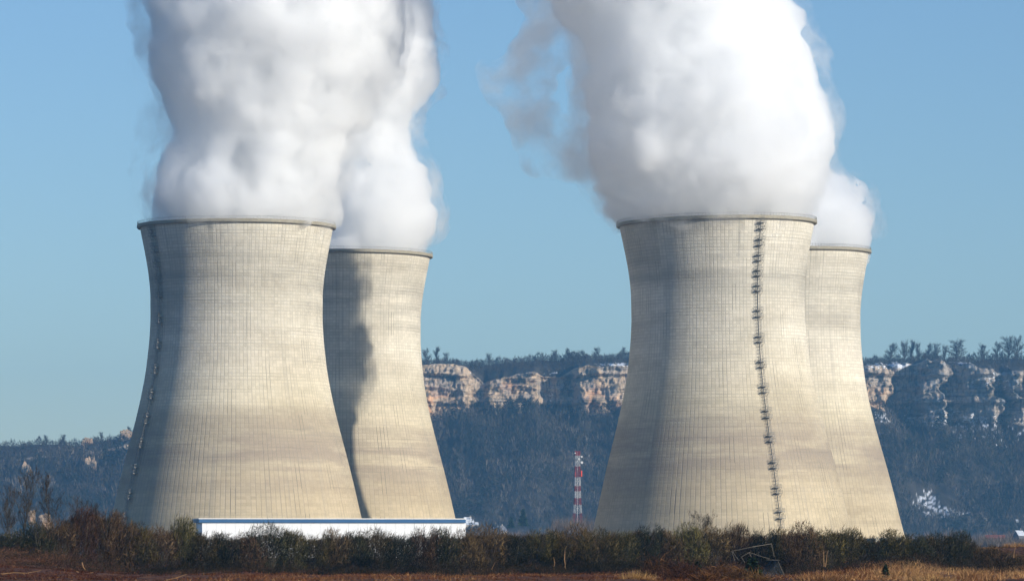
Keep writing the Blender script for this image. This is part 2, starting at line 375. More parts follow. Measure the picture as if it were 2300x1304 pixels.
# thin torn veil drifting off the right-hand plume
M_WISP = steam_mat('thin_steam', .12, .05, .37, .62, (.995, .985, .975))
rng = np.random.default_rng(5); balls = []
for (x, y, r) in [(1270, 350, 9), (1230, 310, 9), (1215, 260, 8), (1310, 360, 9), (1345, 330, 11), (1310, 320, 10), (1275, 335, 10), (1240, 345, 9), (1205, 360, 6.5), (1195, 310, 8.5), (1170, 270, 7.5), (1150, 225, 8), (1120, 195, 8), (1100, 170, 6), (1150, 165, 8), (1180, 120, 8), (1215, 80, 8.5), (1250, 40, 9.5), (1290, 60, 8.5), (1225, 20, 9), (1290, 5, 11), (1320, 110, 8), (1330, 170, 7), (1320, 230, 7), (1240, 130, 6), (1225, 190, 5), (1210, -40, 12), (1180, -90, 12), (1260, 300, 7), (1340, 290, 8)]:
    c = P(x, y, 1778 * S); balls.append((tuple(c), (r, r * 1.1, r)))
wo = blob_obj('steam_wisp', balls, 1.5, [(16.0, 7.0), (6.0, 4.0)], M_WISP)
tag(wo, 'thin torn veil of greyish steam drifting off the left edge of the largest plume', 'steam wisp')
balls = [((tuple(P(x, y, 1800 * S))), (r, r, r * 1.3)) for x, y, r in [(330, 480, 4.5), (322, 440, 5), (318, 390, 5), (322, 340, 5.5), (335, 300, 6), (352, 260, 7), (345, 210, 7), (330, 160, 7), (325, 100, 7), (320, 50, 7), (318, 0, 7), (372, 300, 6)]]
wo = blob_obj('steam_wisp', balls, 1.5, [(14.0, 6.0), (5.0, 3.0)], steam_mat('thin_grey_steam', .03, .07, .40, .64, (.85, .85, .85)))
tag(wo, 'faint grey shred of steam beside the left edge of the broad plume', 'steam wisp')

# ------------------------------------------------------------------ ground
def grid_obj(name, xs, ys, zf, mat, attrs=None):
    X, Y = np.meshgrid(xs, ys); Z = zf(X, Y); V = np.stack([X, Y, Z], -1).reshape(-1, 3); n, m_ = X.shape
    a = np.arange(n * m_).reshape(n, m_); Fc = np.stack([a[:-1, :-1], a[:-1, 1:], a[1:, 1:], a[1:, :-1]], -1).reshape(-1, 4)
    me = bpy.data.meshes.new(name); me.from_pydata(V.tolist(), [], Fc.tolist()); me.materials.append(mat)
    me.polygons.foreach_set('use_smooth', [True] * len(me.polygons)); me.update()
    o = bpy.data.objects.new(name, me); COL.objects.link(o); return o
# near ground rises gently at the far left and right: photo row of the ground line at the hedge foot
GX = [-200, 0, 60, 150, 250, 350, 500, 700, 1000, 1300, 1420, 1600, 1700, 1850, 1940, 2000, 2060, 2120, 2200, 2300, 2500]
GY = [1248, 1252, 1254, 1264, 1276, 1284, 1280, 1286, 1288, 1286, 1276, 1276, 1290, 1284, 1270, 1262, 1266, 1278, 1284, 1276, 1262]
def gz(X, Y):
    X = np.asarray(X, float); Y = np.asarray(Y, float)
    px = X / np.maximum(Y, 60) * F + 1150
    zl = CAMZ + (HZ - np.interp(px, GX, GY)) / F * 485
    k = sst(330, 470, Y) * (1 - sst(500, 620, Y))
    bump = (fbm(X * .25, Y * .12, 5) - .5) * .9 * sst(150, 320, Y) * (1 - sst(520, 700, Y))
    bank = sst(2120, 2250, px) * sst(494, 516, Y) * (1 - sst(545, 640, Y)) * 2.55
    return zl * k + bump * .8 + bank
def ground_mat():
    t = NT('bare_winter_earth'); tc = t.n('ShaderNodeTexCoord'); g = t.n('ShaderNodeNewGeometry')
    a = t.noise(g.outputs['Position'], .35, 6, .7); b = t.noise(g.outputs['Position'], 3.0, 5, .7)
    c = t.ramp(a, [(.32, (.030, .012, .006)), (.5, (.085, .033, .015)), (.68, (.17, .080, .034))])
    c = t.mix(1.0, c, t.ramp(b, [(.36, (.3, .3, .3)), (.64, (1.8, 1.75, 1.65))]), 'MULTIPLY'); t.l(c, t.b.inputs['Base Color'])
    bp = t.n('ShaderNodeBump'); bp.inputs['Distance'].default_value = .25; bp.inputs['Strength'].default_value = .8; t.l(b, bp.inputs['Height']); t.l(bp.outputs[0], t.b.inputs['Normal'])
    return t.m
xs = np.concatenate([np.linspace(-1600, -75, 24), np.arange(-70, 70, .5), np.linspace(75, 1600, 24)])
ys = np.concatenate([[-300, 0, 100, 200, 270], np.arange(290, 540, 1.2), np.linspace(545, 7200, 40)])
tag(grid_obj('ground', xs, ys, gz, ground_mat()), 'reddish brown bare earth and winter scrubland in front of the hedge', 'ground', kind='structure')

# ------------------------------------------------------------------ limestone ridge
RX = [-1400, -400, 0, 60, 150, 210, 260, 300, 420, 620, 820, 930, 1000, 1050, 1130, 1200, 1300, 1400, 1700, 1940, 2000, 2100, 2200, 2300, 2700, 3600]
RY = [1010, 1000, 993, 992, 990, 984, 974, 966, 935, 880, 830, 812, 808, 812, 806, 800, 796, 790, 800, 812, 804, 800, 800, 795, 785, 800]
CT = ([-1400, 0, 420, 700, 900, 950, 1000, 1050, 1085, 1120, 1160, 1205, 1240, 1295, 1350, 1400, 1700, 1940, 2000, 2060, 2100, 2130, 2180, 2240, 2300, 2700, 3600],
      [1040, 1040, 985, 900, 835, 815, 818, 826, 858, 850, 842, 838, 852, 823, 822, 820, 820, 822, 822, 812, 806, 820, 818, 838, 838, 830, 850])
CB = ([-1400, 0, 420, 700, 900, 950, 1000, 1050, 1085, 1120, 1160, 1205, 1240, 1295, 1350, 1400, 1700, 1940, 2000, 2060, 2100, 2130, 2180, 2240, 2300, 2700, 3600],
      [1041, 1041, 990, 930, 940, 948, 932, 916, 916, 922, 915, 892, 930, 925, 928, 918, 905, 905, 930, 950, 948, 940, 950, 948, 952, 940, 860])
PRT = ([-1400, 900, 950, 1045, 1060, 1090, 1100, 1203, 1213, 1286, 1298, 1400, 1450, 1900, 1985, 1998, 2066, 2074, 2118, 2130, 2163, 2172, 2226, 2238, 2256, 2264, 2292, 2302, 2360, 2400, 3600],
       [0, 0, 7, 6, -10, -8, 2, 5, -30, -26, 9, 10, 0, 2, 8, -42, -34, 6, 15, -34, -18, -4, 18, -12, -20, 2, 14, -16, 10, 0, 0])
def prow(px, tab): return np.interp(px, tab[0], tab[1])
D0 = 4500.0; ppm = F / D0
z_of = lambda y: CAMZ + (HZ - y) / ppm
Xs = np.concatenate([np.linspace(-1400, -540, 70)[:-1], np.arange(-540, 550, .98), np.linspace(551, 1400, 70)])
px = Xs / D0 * F + 1150
zr = z_of(np.interp(px, RX, RY)) + (fbm(px * .02, px * 0, 3) - .5) * 5
zt = z_of(prow(px, CT)) + (fbm(px * .05, px * 0, 9, 3) - .5) * 7; zb = z_of(prow(px, CB)) + (fbm(px * .04, px * 0, 19, 3) - .5) * 10
zt = np.minimum(zt, zr - 3); zb = np.minimum(zb, zt - .3)
smooth = lambda a, k=5: np.convolve(np.pad(a, k // 2, 'edge'), np.ones(k) / k, 'valid')[:len(a)]
rows = []; tags = []
def rowadd(Yv, Zv, kind): rows.append((Yv, Zv)); tags.append(kind)
nA, nB, nCl, nD, nE = 10, 90, 84, 30, 14
prt = smooth(prow(px, PRT), 3)
for i in range(nA):
    u = i / nA; rowadd(3450 + 700 * u + 0 * Xs, 7 * u ** 2 + 0 * Xs - 1.0 * (1 - u), 0)
for i in range(nB):
    u = i / nB; zz = 6 + (zb - 6) * (u ** 1.25); yy = 4150 + 335 * u - prt * sst(.86, 1, u)
    zz = zz + (fbm(Xs * .012, np.full_like(Xs, u * 3), 31) - .5) * 44 * math.sin(math.pi * u) + (fbm(Xs * .06, np.full_like(Xs, u * 12), 37) - .5) * 5 * math.sin(math.pi * u)
    rowadd(yy, zz, 1)
for i in range(nCl):
    u = i / (nCl - 1); zz = zb + (zt - zb) * u
    rough = -np.abs(fbm(Xs * .045, zz * .03, 55, 3) - .5) * 22 - np.abs(fbm(Xs * .35, zz * .16, 59, 3) - .5) * 7 + (fbm(Xs * .08, zz * .05, 51, 5) - .5) * 15 + (np.abs(fbm(Xs * .12, zz * .07, 57, 4) - .5)) * 12 + (fbm(Xs * .02 , zz * .22, 63, 3) - .5) * 7
    strata = (1.0 + 1.0) * (vn(zz * 0 , zz * .28 + fbm(Xs * .02, zz * 0, 5) * 2, 77) - .5) * 4
    pr_ = prow(px + (fbm(px * .01, zz * .06, 91, 4) - .5) * 90 * sst(1420, 1950, px) + (fbm(px * .01, zz * .08, 93, 3) - .5) * 16, PRT); pr_ = prt + (pr_ - prt) * math.sin(math.pi * u) ** .5
    yy = 4486 + 10 * u - pr_ * (1 - .25 * u) + (rough + strata) * sst(0, .06, u + .03) * (1 - .4 * sst(.93, 1, u)) * np.clip((zt - zb) / 20, 0, 1)
    rowadd(yy, zz, 2)
for i in range(1, nD + 1):
    u = i / nD; zz = zt + (zr - zt) * (u ** .8) + (fbm(Xs * .05, np.full_like(Xs, u * 6), 71) - .5) * 6 * math.sin(math.pi * u)
    rowadd(4498 + 120 * u - prt * .75 * (1 - sst(0, .7, u)), zz, 3)
for i in range(1, nE + 1):
    u = i / nE; rowadd(4618 + 2100 * u + 0 * Xs, zr - 70 * u ** 1.5, 4)
YY = np.array([r[0] for r in rows]); ZZ = np.array([r[1] for r in rows]); XX = np.broadcast_to(Xs, YY.shape); PX = np.broadcast_to(px, YY.shape)
TG = np.repeat(np.array(tags)[:, None], len(Xs), 1); PY = HZ - (ZZ - CAMZ) * F / YY
# colours of the ground itself: rock, soil, snow
def C(*a): return np.array(a)
n1 = fbm(PX * .05, PY * .05, 101, 5); n2 = fbm(PX * .18, PY * .25, 111, 4); n3 = fbm(PX * .015, PY * .05, 121, 4)
rock = C(.47, .35, .235) * (0.75 + .5 * n2[..., None]); 
def spot(x, y, sx, sy, a=1.0): return a * np.exp(-((PX - x) / sx) ** 2 - ((PY - y) / sy) ** 2)
orange = np.clip(spot(968, 915, 30, 45) + spot(1335, 900, 22, 30) + spot(1150, 868, 25, 12, .8) + spot(1970, 895, 22, 22, .8) + spot(2100, 915, 14, 26, .8) + spot(1010, 905, 25, 25, .5) + spot(1385, 905, 20, 18, .6), 0, 1) * sst(.3, .6, n1)
rock = rock * (1 - orange[..., None]) + orange[..., None] * C(.62, .30, .13) * (0.6 + .8 * n2[..., None])
grey = sst(.5, .66, n1) * .45 + sst(1980, 2080, PX) * .5; rock = rock * (1 - grey[..., None]) + grey[..., None] * C(.27, .275, .275)
crack = sst(.0, .045, np.abs(fbm(PX * .07, PY * .035, 131, 4) - .5)); rock = rock * (.5 + .5 * crack[..., None])
vj = sst(.0, .05, np.abs(fbm(PX * .13, PY * .012, 137, 3) - .5)); rock = rock * (.45 + .55 * vj[..., None])
ledge = sst(.62, .78, fbm(PX * .012, PY * .20, 141, 3)); rock = rock * (1 - .5 * ledge[..., None])
veg = sst(.64, .72, fbm(PX * .06, PY * .09, 151, 4)); rock = rock * (1 - veg[..., None] * .75) + veg[..., None] * .75 * C(.06, .055, .035)
soil = C(.05, .042, .032) * (.6 + .8 * n1[..., None])
snow_n = fbm(PX * .11, PY * .22, 161, 4)
snow = spot(2040, 1125, 34, 30, .86) + spot(2095, 1150, 45, 16, .72) + spot(2140, 1110, 20, 10, .5) + spot(2120, 940, 160, 28, .62) + spot(2250, 980, 110, 35, .5) + spot(1970, 935, 40, 20, .45)
snow = snow + spot(2160, 805, 60, 16, .8) + spot(2190, 850, 30, 20, .3) + spot(1980, 822, 60, 12, .75) + spot(2240, 850, 60, 30, .5) + spot(2030, 818, 18, 12, .8) + spot(1240, 885, 18, 30, .45) + spot(1370, 818, 60, 5, .9) + spot(1000, 802, 60, 4, .8) + spot(1170, 805, 60, 8, .5) + spot(1240, 838, 30, 6, .7) + spot(1060, 835, 30, 10, .4)
snow = snow + spot(90, 992, 50, 3, .9) + spot(130, 1030, 12, 8, .6) + spot(40, 1030, 12, 8, .6) + spot(165, 1098, 25, 8, .6) + spot(195, 1020, 45, 8, .4) + spot(240, 980, 30, 5, .7) + spot(1330, 1020, 25, 10, .35) + spot(1060, 1035, 100, 60, .15)
sm = sst(.52, .60, (snow_n * .5 + fbm(PX * .3, PY * .5, 171, 3) * .5) * .62 + snow * .33)
base = np.where((TG == 2)[..., None], rock, soil)
colr = base * (1 - sm[..., None]) + sm[..., None] * C(.80, .82, .86)
nr, nc = YY.shape
a = np.arange(nr * nc).reshape(nr, nc); Fc = np.stack([a[:-1, :-1], a[:-1, 1:], a[1:, 1:], a[1:, :-1]], -1).reshape(-1, 4)
me = bpy.data.meshes.new('hills'); me.vertices.add(nr * nc); me.vertices.foreach_set('co', np.stack([XX, YY, ZZ], -1).astype(np.float32).ravel())
me.loops.add(Fc.size); me.polygons.add(len(Fc)); me.loops.foreach_set('vertex_index', Fc.ravel().astype(np.int32)); me.polygons.foreach_set('loop_start', np.arange(0, Fc.size, 4, dtype=np.int32))
me.update(calc_edges=True); me.validate()
ca = me.attributes.new('soilcol', 'FLOAT_COLOR', 'POINT'); ca.data.foreach_set('color', np.concatenate([colr, np.ones((nr, nc, 1))], -1).astype(np.float32).ravel())
def hill_mat():
    t = NT('limestone_and_soil'); at = t.n('ShaderNodeAttribute'); at.attribute_name = 'soilcol'; g = t.n('ShaderNodeNewGeometry')
    f = t.noise(g.outputs['Position'], .35, 5, .7)
    c = t.mix(1.0, at.outputs['Color'], t.ramp(f, [(.3, (.65, .65, .65)), (.7, (1.25, 1.25, 1.25))]), 'MULTIPLY'); t.l(c, t.b.inputs['Base Color'])
    return t.m
me.materials.append(hill_mat())
hills = bpy.data.objects.new('hills', me); COL.objects.link(hills); tag(hills, 'wooded limestone ridge with a pale cliff band and patches of snow', 'hills', kind='structure')

# ------------------------------------------------------------------ bare woods
def twigs(rng, p, d, L, wd, tint):
    """thin triangles from base points p along d; returns (n,3,3)"""
    side = np.cross(d, rng.normal(size=d.shape)); side /= np.linalg.norm(side, axis=1)[:, None] + 1e-9
    s = side * (wd / 2)[:, None]
    return np.stack([p - s, p + s, p + d * L[:, None]], 1)
def unit(v): return v / (np.linalg.norm(v, axis=1)[:, None] + 1e-9)
def brush_template(rng, n, H, Wd, Lr, wr, kind='bare'):
    u = rng.random(n); ang = rng.random(n) * 2 * math.pi
    if kind == 'bare':
        h = H * (.05 + .8 * u); r = Wd * .5 * np.sqrt(rng.random(n)) * np.clip(1.15 * np.sin(np.clip(u * 1.15 + .12, 0, 1) * math.pi) ** .6, .15, 1)
        p = np.stack([r * np.cos(ang), r * np.sin(ang), h], 1); d = unit(np.stack([p[:, 0] * .9 / Wd, p[:, 1] * .9 / Wd, np.full(n, .9)], 1) + rng.normal(size=(n, 3)) * .25)
    else:
        h = H * (.05 + .85 * u); r = Wd * .5 * (1 - u) * rng.random(n) ** .5
        p = np.stack([r * np.cos(ang), r * np.sin(ang), h], 1); d = unit(np.stack([np.cos(ang), np.sin(ang), np.full(n, -.25)], 1) + rng.normal(size=(n, 3)) * .3)
    return twigs(rng, p, d, rng.uniform(*Lr, n), rng.uniform(*wr, n), None)
M_WOOD = twig_mat('bare_woodland_twigs', [(0, (0.0150, 0.0195, 0.0120)), (.25, (0.0375, 0.0315, 0.0240)), (.6, (0.0750, 0.0600, 0.0465)), (1, (0.1800, 0.1425, 0.1162))])
def scatter(name, pts, hs, tints, rng, n_tpl, per, label, cat, wide=.75, kind='stuff', ever=None, Lr=(2.5, 5.0), wr=(.35, .8), mat=None):
    b = MB(); T = [brush_template(rng, per, 1.0, wide, (Lr[0] / 11, Lr[1] / 11), (wr[0] / 11, wr[1] / 11)) for _ in range(n_tpl)]
    E_ = [brush_template(rng, per, 1.1, .55, (.18, .3), (.06, .12), 'fir') for _ in range(2)]
    which = rng.integers(0, n_tpl, len(pts)); al = []
    for i in range(len(pts)):
        ev = ever is not None and ever[i]
        tpl = E_[i % 2] if ev else T[which[i]]; a_ = rng.random() * 6.283; c_, s_ = math.cos(a_), math.sin(a_)
        R = np.array([[c_, s_, 0], [-s_, c_, 0], [0, 0, 1]]); al.append((tpl.reshape(-1, 3) @ R) * hs[i] + pts[i])
    al = np.concatenate(al).reshape(-1, 3, 3); tt = np.repeat(tints, per) + rng.normal(size=len(al)) * .12
    b.tris(al, np.clip(tt, 0, 1)); o = b.build(name, mat or M_WOOD); return tag(o, label, cat, kind=kind)
rng = np.random.default_rng(42)
def terr(xp, v):     # v: fractional row in the hill grid -> point
    ci = np.interp(xp, px, np.arange(len(px))); i0 = np.clip(ci.astype(int), 0, nc - 1); r0_ = np.clip(v.astype(int), 0, nr - 1)
    return np.stack([XX[r0_, i0], YY[r0_, i0], ZZ[r0_, i0]], 1)
n = 10500; v = nA + 2 + rng.random(n) ** .8 * (nB - 2); xp = rng.uniform(-60, 2360, n)
hid = ((xp > 330) & (xp < 930)) | ((xp > 1440) & (xp < 1900)); keep = ~hid | (rng.random(n) < .06)
pt = terr(xp, v); py = HZ - (pt[:, 2] - CAMZ) * F / pt[:, 1]
snowy = (spot0 := np.exp(-((xp - 2060) / 60) ** 2 - ((py - 1130) / 36) ** 2) + .55 * np.exp(-((xp - 2170) / 170) ** 2 - ((py - 960) / 42) ** 2)) > rng.random(n) * .8
keep &= ~snowy; pt = pt[keep]; xp = xp[keep]; n = len(pt)
ti = .02 + .75 * fbm(pt[:, 0] * .025, pt[:, 2] * .05, 7) + rng.normal(size=n) * .17
ev = (fbm(pt[:, 0] * .03, pt[:, 2] * .06, 17) > .68) | (rng.random(n) < .05); ti = np.where(ev, .06, ti)
scatter('woodland', pt - np.array([0, 0, 1.0]), rng.uniform(7, 15, n), ti, rng, 8, 26, 'bare winter woodland covering the slope below the cliffs', 'woodland', ever=ev)
n = 2900; v = nA + nB + nCl + rng.random(n) ** .75 * (nD + 2); xp = rng.uniform(-60, 2360, n)
hid = ((xp > 330) & (xp < 930)) | ((xp > 1440) & (xp < 1900)); keep = ~hid; xp = xp[keep]; v = v[keep]; pt = terr(xp, v); n = len(pt)
scatter('woodland', pt - np.array([0, 0, .6]), rng.uniform(3.5, 7.5, n), .25 + .3 * fbm(pt[:, 0] * .03, pt[:, 2] * .05, 27) + rng.normal(size=n) * .1, rng, 6, 30, 'low bare scrub and trees along the top of the ridge', 'woodland', wide=1.0)
n = 1900; xp = np.where(rng.random(n) < .5, rng.uniform(940, 1430, n), np.where(rng.random(n) < .55, rng.uniform(1940, 2330, n), rng.uniform(-40, 330, n))); v = nA + nB + nCl + nD + rng.uniform(-3, 1.5, n); pt = terr(xp, v)
scatter('ridge_trees', pt - np.array([0, 0, .6]), rng.uniform(3.5, 6, n) + 5.0 * sst(.45, .8, fbm(xp * .05, xp * 0, 307)), rng.uniform(.1, .6, n), rng, 6, 26, 'continuous fringe of fine bare trees along the ridge skyline', 'woodland', wide=.9, Lr=(2, 4), wr=(.15, .4))
# shrubs clinging to the cliff and its ledges
n = 420; v = nA + nB + rng.random(n) ** 1.6 * nCl * .9; xp = np.where(rng.random(n) < .5, rng.uniform(940, 1420, n), rng.uniform(1940, 2310, n)); k = fbm(xp * .03, v * .06, 207) > .47; pt = terr(xp[k], v[k]); n = len(pt)
scatter('cliff_scrub', pt - np.array([0, .5, .6]), rng.uniform(2.5, 5.5, n), rng.uniform(.1, .45, n), rng, 4, 24, 'dark scrub growing on ledges and gullies of the pale cliff', 'scrub', wide=1.1)
# valley-floor trees behind the hedge line: pinkish grey-brown
n = 1500; xp = np.where(rng.random(n) < .55, rng.uniform(1040, 1420, n), np.where(rng.random(n) < .7, rng.uniform(2010, 2340, n), rng.uniform(-20, 280, n))); dd = rng.uniform(2900, 3900, n)
pt = np.stack([(xp - 1150) / F * dd, dd, np.zeros(n) + 0.2], 1)
hh = rng.uniform(8, 15, n) * (0.75 + .5 * fbm(xp * .03, dd * .002, 3)); M_VAL = twig_mat('valley_tree_twigs', [(0, (.05, .045, .035)), (.5, (.15, .115, .09)), (1, (.32, .25, .21))])
scatter('valley_woodland', pt, hh, rng.uniform(.3, .75, n), rng, 6, 36, 'pinkish brown bare trees on the valley floor at the foot of the ridge', 'woodland', wide=.6, Lr=(3, 6), wr=(.22, .5), mat=M_VAL)

n = 1000; xp = np.where(rng.random(n) < .5, rng.uniform(1045, 1430, n), rng.uniform(2150, 2340, n)); dd = rng.uniform(2150, 2350, n)
scatter('valley_scrub', np.stack([(xp - 1150) / F * dd, dd, np.zeros(n)], 1), rng.uniform(5.5, 8.5, n), rng.uniform(.15, .55, n), rng, 4, 36, 'brownish scrub in the fields just beyond the hedge', 'scrub', wide=.9, Lr=(3, 6), wr=(.22, .5), mat=M_VAL)
n = 130; xp = rng.uniform(1245, 1345, n); dd = rng.uniform(2300, 2450, n)
scatter('valley_woodland', np.stack([(xp - 1150) / F * dd, dd, np.zeros(n)], 1), rng.uniform(13, 18, n), rng.uniform(.3, .65, n), rng, 4, 50, 'thin bare trees veiling the foot of the red and white mast', 'woodland', wide=.55, Lr=(3, 6), wr=(.10, .22), mat=M_VAL)

# ------------------------------------------------------------------ individual trees
def grow_tree(rng, H, spread=.5, levels=4, r0_=None, nsub=4, lean=(0, 0), first=.3, twig_n=3, twig_w=.02, twig_l=.5, col=None):
    wood = MB(); tw_p = []; tw_d = []; r0_ = r0_ or H * .012
    def rec(p, d, L, r, lev):
        steps = 5; pts = [p]; rs = [r]; q = p.copy(); dd = d.copy(); starts = []
        for i in range(steps):
            dd = dd + rng.normal(size=3) * (.10 if lev == 0 else .18); dd[2] += .06; dd /= np.linalg.norm(dd); q = q + dd * L / steps
            pts.append(q.copy()); rs.append(r * (1 - .75 * (i + 1) / steps)); starts.append((q.copy(), dd.copy(), rs[-1], (i + 1) / steps))
        wood.tube([tuple(x) for x in pts], rs, 5 if lev == 0 else 3, tint=float(np.clip(.55 + rng.normal() * .1, 0, 1)), cap=False)
        if lev < levels:
            for (s, sd, sr, fr) in starts:
                if lev == 0 and fr < first: continue
                for k in range(nsub if lev == 0 else max(1, nsub - 2)):
                    az = rng.random() * 6.283; side = np.array([math.cos(az), math.sin(az), 0]); nd = sd * (1 - spread * .5) + side * spread + np.array([0, 0, .15]); nd /= np.linalg.norm(nd)
                    rec(s, nd, L * rng.uniform(.38, .62) * (1.15 - .45 * fr), max(sr * .7, .008), lev + 1)
        if lev >= levels - 1:
            for (s, sd, sr, fr) in starts:
                for k in range(twig_n): tw_p.append(s); tw_d.append(sd + rng.normal(size=3) * .5 + np.array([0, 0, .2]))
    rec(np.zeros(3), np.array([lean[0], lean[1], 1.0]), H, r0_, 0)
    cr = MB(); p = np.array(tw_p); d = unit(np.array(tw_d)); n = len(p)
    cr.tris(twigs(rng, p, d, rng.uniform(.4, 1.2, n) * twig_l, rng.uniform(.6, 1.3, n) * twig_w, None), rng.uniform(.2, .6, n))
    return wood, cr
M_BARK = twig_mat('bare_branch_bark', [(0, (0.0350, 0.0280, 0.0210)), (.5, (0.0700, 0.0595, 0.0420)), (.8, (0.1400, 0.1120, 0.0770)), (1, (0.2940, 0.2240, 0.1400))])
M_TWIG = twig_mat('bare_twigs', [(0, (0.0210, 0.0168, 0.0112)), (.4, (0.0420, 0.0322, 0.0224)), (.8, (0.0840, 0.0595, 0.0420)), (1, (0.1820, 0.1260, 0.0770))])
def gnd(xpx, d): X = (xpx - 1150) / F * d; return float(gz(X, d))
def place_tree(kind_name, xpx, ytop, d, proto, label, cat, group, rz=0.0, z=None, Hp=1.0, sx=1.0):
    r = empty(kind_name, ((xpx - 1150) / F * d, d, (gnd(xpx, d) - .1) if z is None else z), rz)
    H = CAMZ + (HZ - ytop) / F * d - r.location.z; s = H / Hp; r.scale = (s * sx, s * sx, s)
    tag(r, label, cat, group)
    for nm, me_ in proto:
        o = bpy.data.objects.new(nm, me_); COL.objects.link(o); o.parent = r
    return r
def drow(xpx, row):     # distance at which the ground appears on a given photo row
    ds = np.arange(300, 482, 1.0); rr = HZ - (gz((xpx - 1150) / F * ds, ds) - CAMZ) * F / ds; i = np.argmin(np.abs(rr - row)); return float(ds[i])
# near leafless trees at the left
protos = []
for sd, lv, sp in ((1, 3, .42), (2, 3, .34), (3, 3, .6)):
    r_ = np.random.default_rng(sd); wd_, cr_ = grow_tree(r_, 9.0, spread=sp, levels=lv, r0_=.12, nsub=3, first=.32, twig_n=2, twig_w=.026, twig_l=.6)
    zmax = max(v_[:, 2].max() for v_ in wd_.v + cr_.v)
    protos.append(([('trunk', wd_.mesh('trunk', M_BARK)), ('crown', cr_.mesh('crown', M_TWIG))], zmax))
NEAR = [(50, 1040, 478, 0, .9, 'tall leafless tree with a crooked pale trunk at the left end of the hedge'),
        (127, 1052, 482, 1, .8, 'slim dark leafless tree just right of the crooked pale-trunked one'),
        (28, 1110, 490, 1, .7, 'thin leafless tree at the photo\'s left margin'),
        (12, 1080, 486, 2, .7, 'leafless tree cut off by the photo\'s left edge'),
        (165, 1105, 488, 2, .9, 'wide leafless tree leaning over the reddish shrubs left of the front tower'),
        (205, 1118, 492, 0, .9, 'brown leafless tree in front of the ladder tower\'s shaded foot'),
        (88, 1130, 474, 2, .6, 'small leafless tree between the crooked tree and the slim dark one'),
        (1545, 1138, 492, 2, 1.1, 'bare branchy tree standing above the hedge against the ladder tower'),
        (1600, 1150, 490, 0, 1.2, 'spreading bare treetop over the hedge below the ladder platforms'),
        (1665, 1168, 488, 2, 1.2, 'low bare treetop at the foot of the ladder platforms'),
        (1955, 1196, 490, 0, 1.1, 'dark bare treetop in the hedge gap before the half-hidden tower'),
        (1000, 1176, 489, 1, .9, 'small bare twiggy treetop in front of the white building\'s right end')]
for x_, yt, d_, pi_, sx_, lab in NEAR:
    pr, zm = protos[pi_]; place_tree('bare_tree', x_, yt, d_, pr, lab, 'tree', 'leafless trees among the hedge', rz=x_ * .7, Hp=zm, sx=sx_)
# skyline trees on the ridge
sprot = []
for sd, H_, sp, sh in ((11, 10, .75, 1), (12, 10, .65, 1), (13, 10, .85, 1), (14, 10, .18, 0)):
    r_ = np.random.default_rng(sd); wd_, cr_ = grow_tree(r_, 8.0, spread=sp, levels=2, r0_=.35, nsub=4, first=.08, twig_n=1, twig_w=.13, twig_l=1.6)
    zmax = max(v_[:, 2].max() for v_ in wd_.v + cr_.v); sprot.append(([('trunk', wd_.mesh('trunk', M_BARK)), ('crown', cr_.mesh('crown', M_WOOD))], zmax))
SKY = [(983, 773, 3, .8, 'narrow poplar-like tree alone on the ridge right of the left towers'), (958, 778, 0, 1, 'round bare tree on the ridge touching the left rear tower\'s edge'), (1000, 785, 1, .8, 'small bare tree next to the narrow poplar-like tree on the ridge'),
       (1100, 790, 2, 1, 'dark bare tree at the low dip of the ridge skyline'), (1245, 782, 2, 1, 'spreading bare tree on the ridge above the dark cliff gully'), (1278, 778, 0, 1, 'rounded bare tree on the ridge above the pale cliff'), (1338, 774, 1, 1, 'tallest bare tree on the middle ridge, right of the mast'), (1395, 776, 2, 1, 'bare tree on the ridge beside the ladder tower\'s left edge'),
       (2000, 765, 0, 1.3, 'broad grey tree, first of the big skyline trees right of the towers'), (2030, 757, 1, .9, 'tall pale tree, second of the big skyline trees right of the towers'), (2047, 757, 3, .8, 'slender pointed tree on the right skyline'), (2062, 760, 1, .6, 'thin sparse tree after the slender pointed one on the skyline'),
       (2085, 766, 0, .9, 'rounded medium tree in the middle of the right skyline row'), (2103, 766, 2, .8, 'upright medium tree left of the fan-shaped skyline tree'), (2122, 768, 1, .8, 'small tree tucked against the fan-shaped skyline tree'), (2144, 755, 2, 1.25, 'wide fan-shaped tree above the dark cleft in the right cliff'),
       (2210, 765, 1, 1, 'thin low tree right of the fan-shaped skyline tree'), (2240, 762, 0, 1, 'round low tree before the tall pair on the right skyline'), (2264, 747, 2, .9, 'first of the tall pair of trees near the right photo edge'), (2284, 749, 0, 1, 'second of the tall pair of trees near the right photo edge'),
       (105, 974, 0, 1.2, 'rounded dark tree on the low left skyline'), (137, 972, 2, 1, 'bare branching tree right of the rounded dark one on the left skyline'), (228, 966, 1, 1, 'reddish bare tree on the rising left skyline'), (292, 955, 0, 1.3, 'bushy tree on the left ridge beside the shaded tower flank')]
for x_, yt, pi_, sx_, lab in SKY:
    pr, zm = sprot[pi_]; d_ = 4612.0; i_ = int(np.interp(x_, px, np.arange(nc))); zz_ = float(ZZ[nA + nB + nCl + nD - 2, i_]) - .5
    place_tree('skyline_tree', x_, min(yt, HZ - (zz_ + 5 - CAMZ) * F / d_), d_, pr, lab, 'tree', 'trees on the ridge skyline', rz=x_ * .37, z=zz_, Hp=zm, sx=sx_ * 1.0)
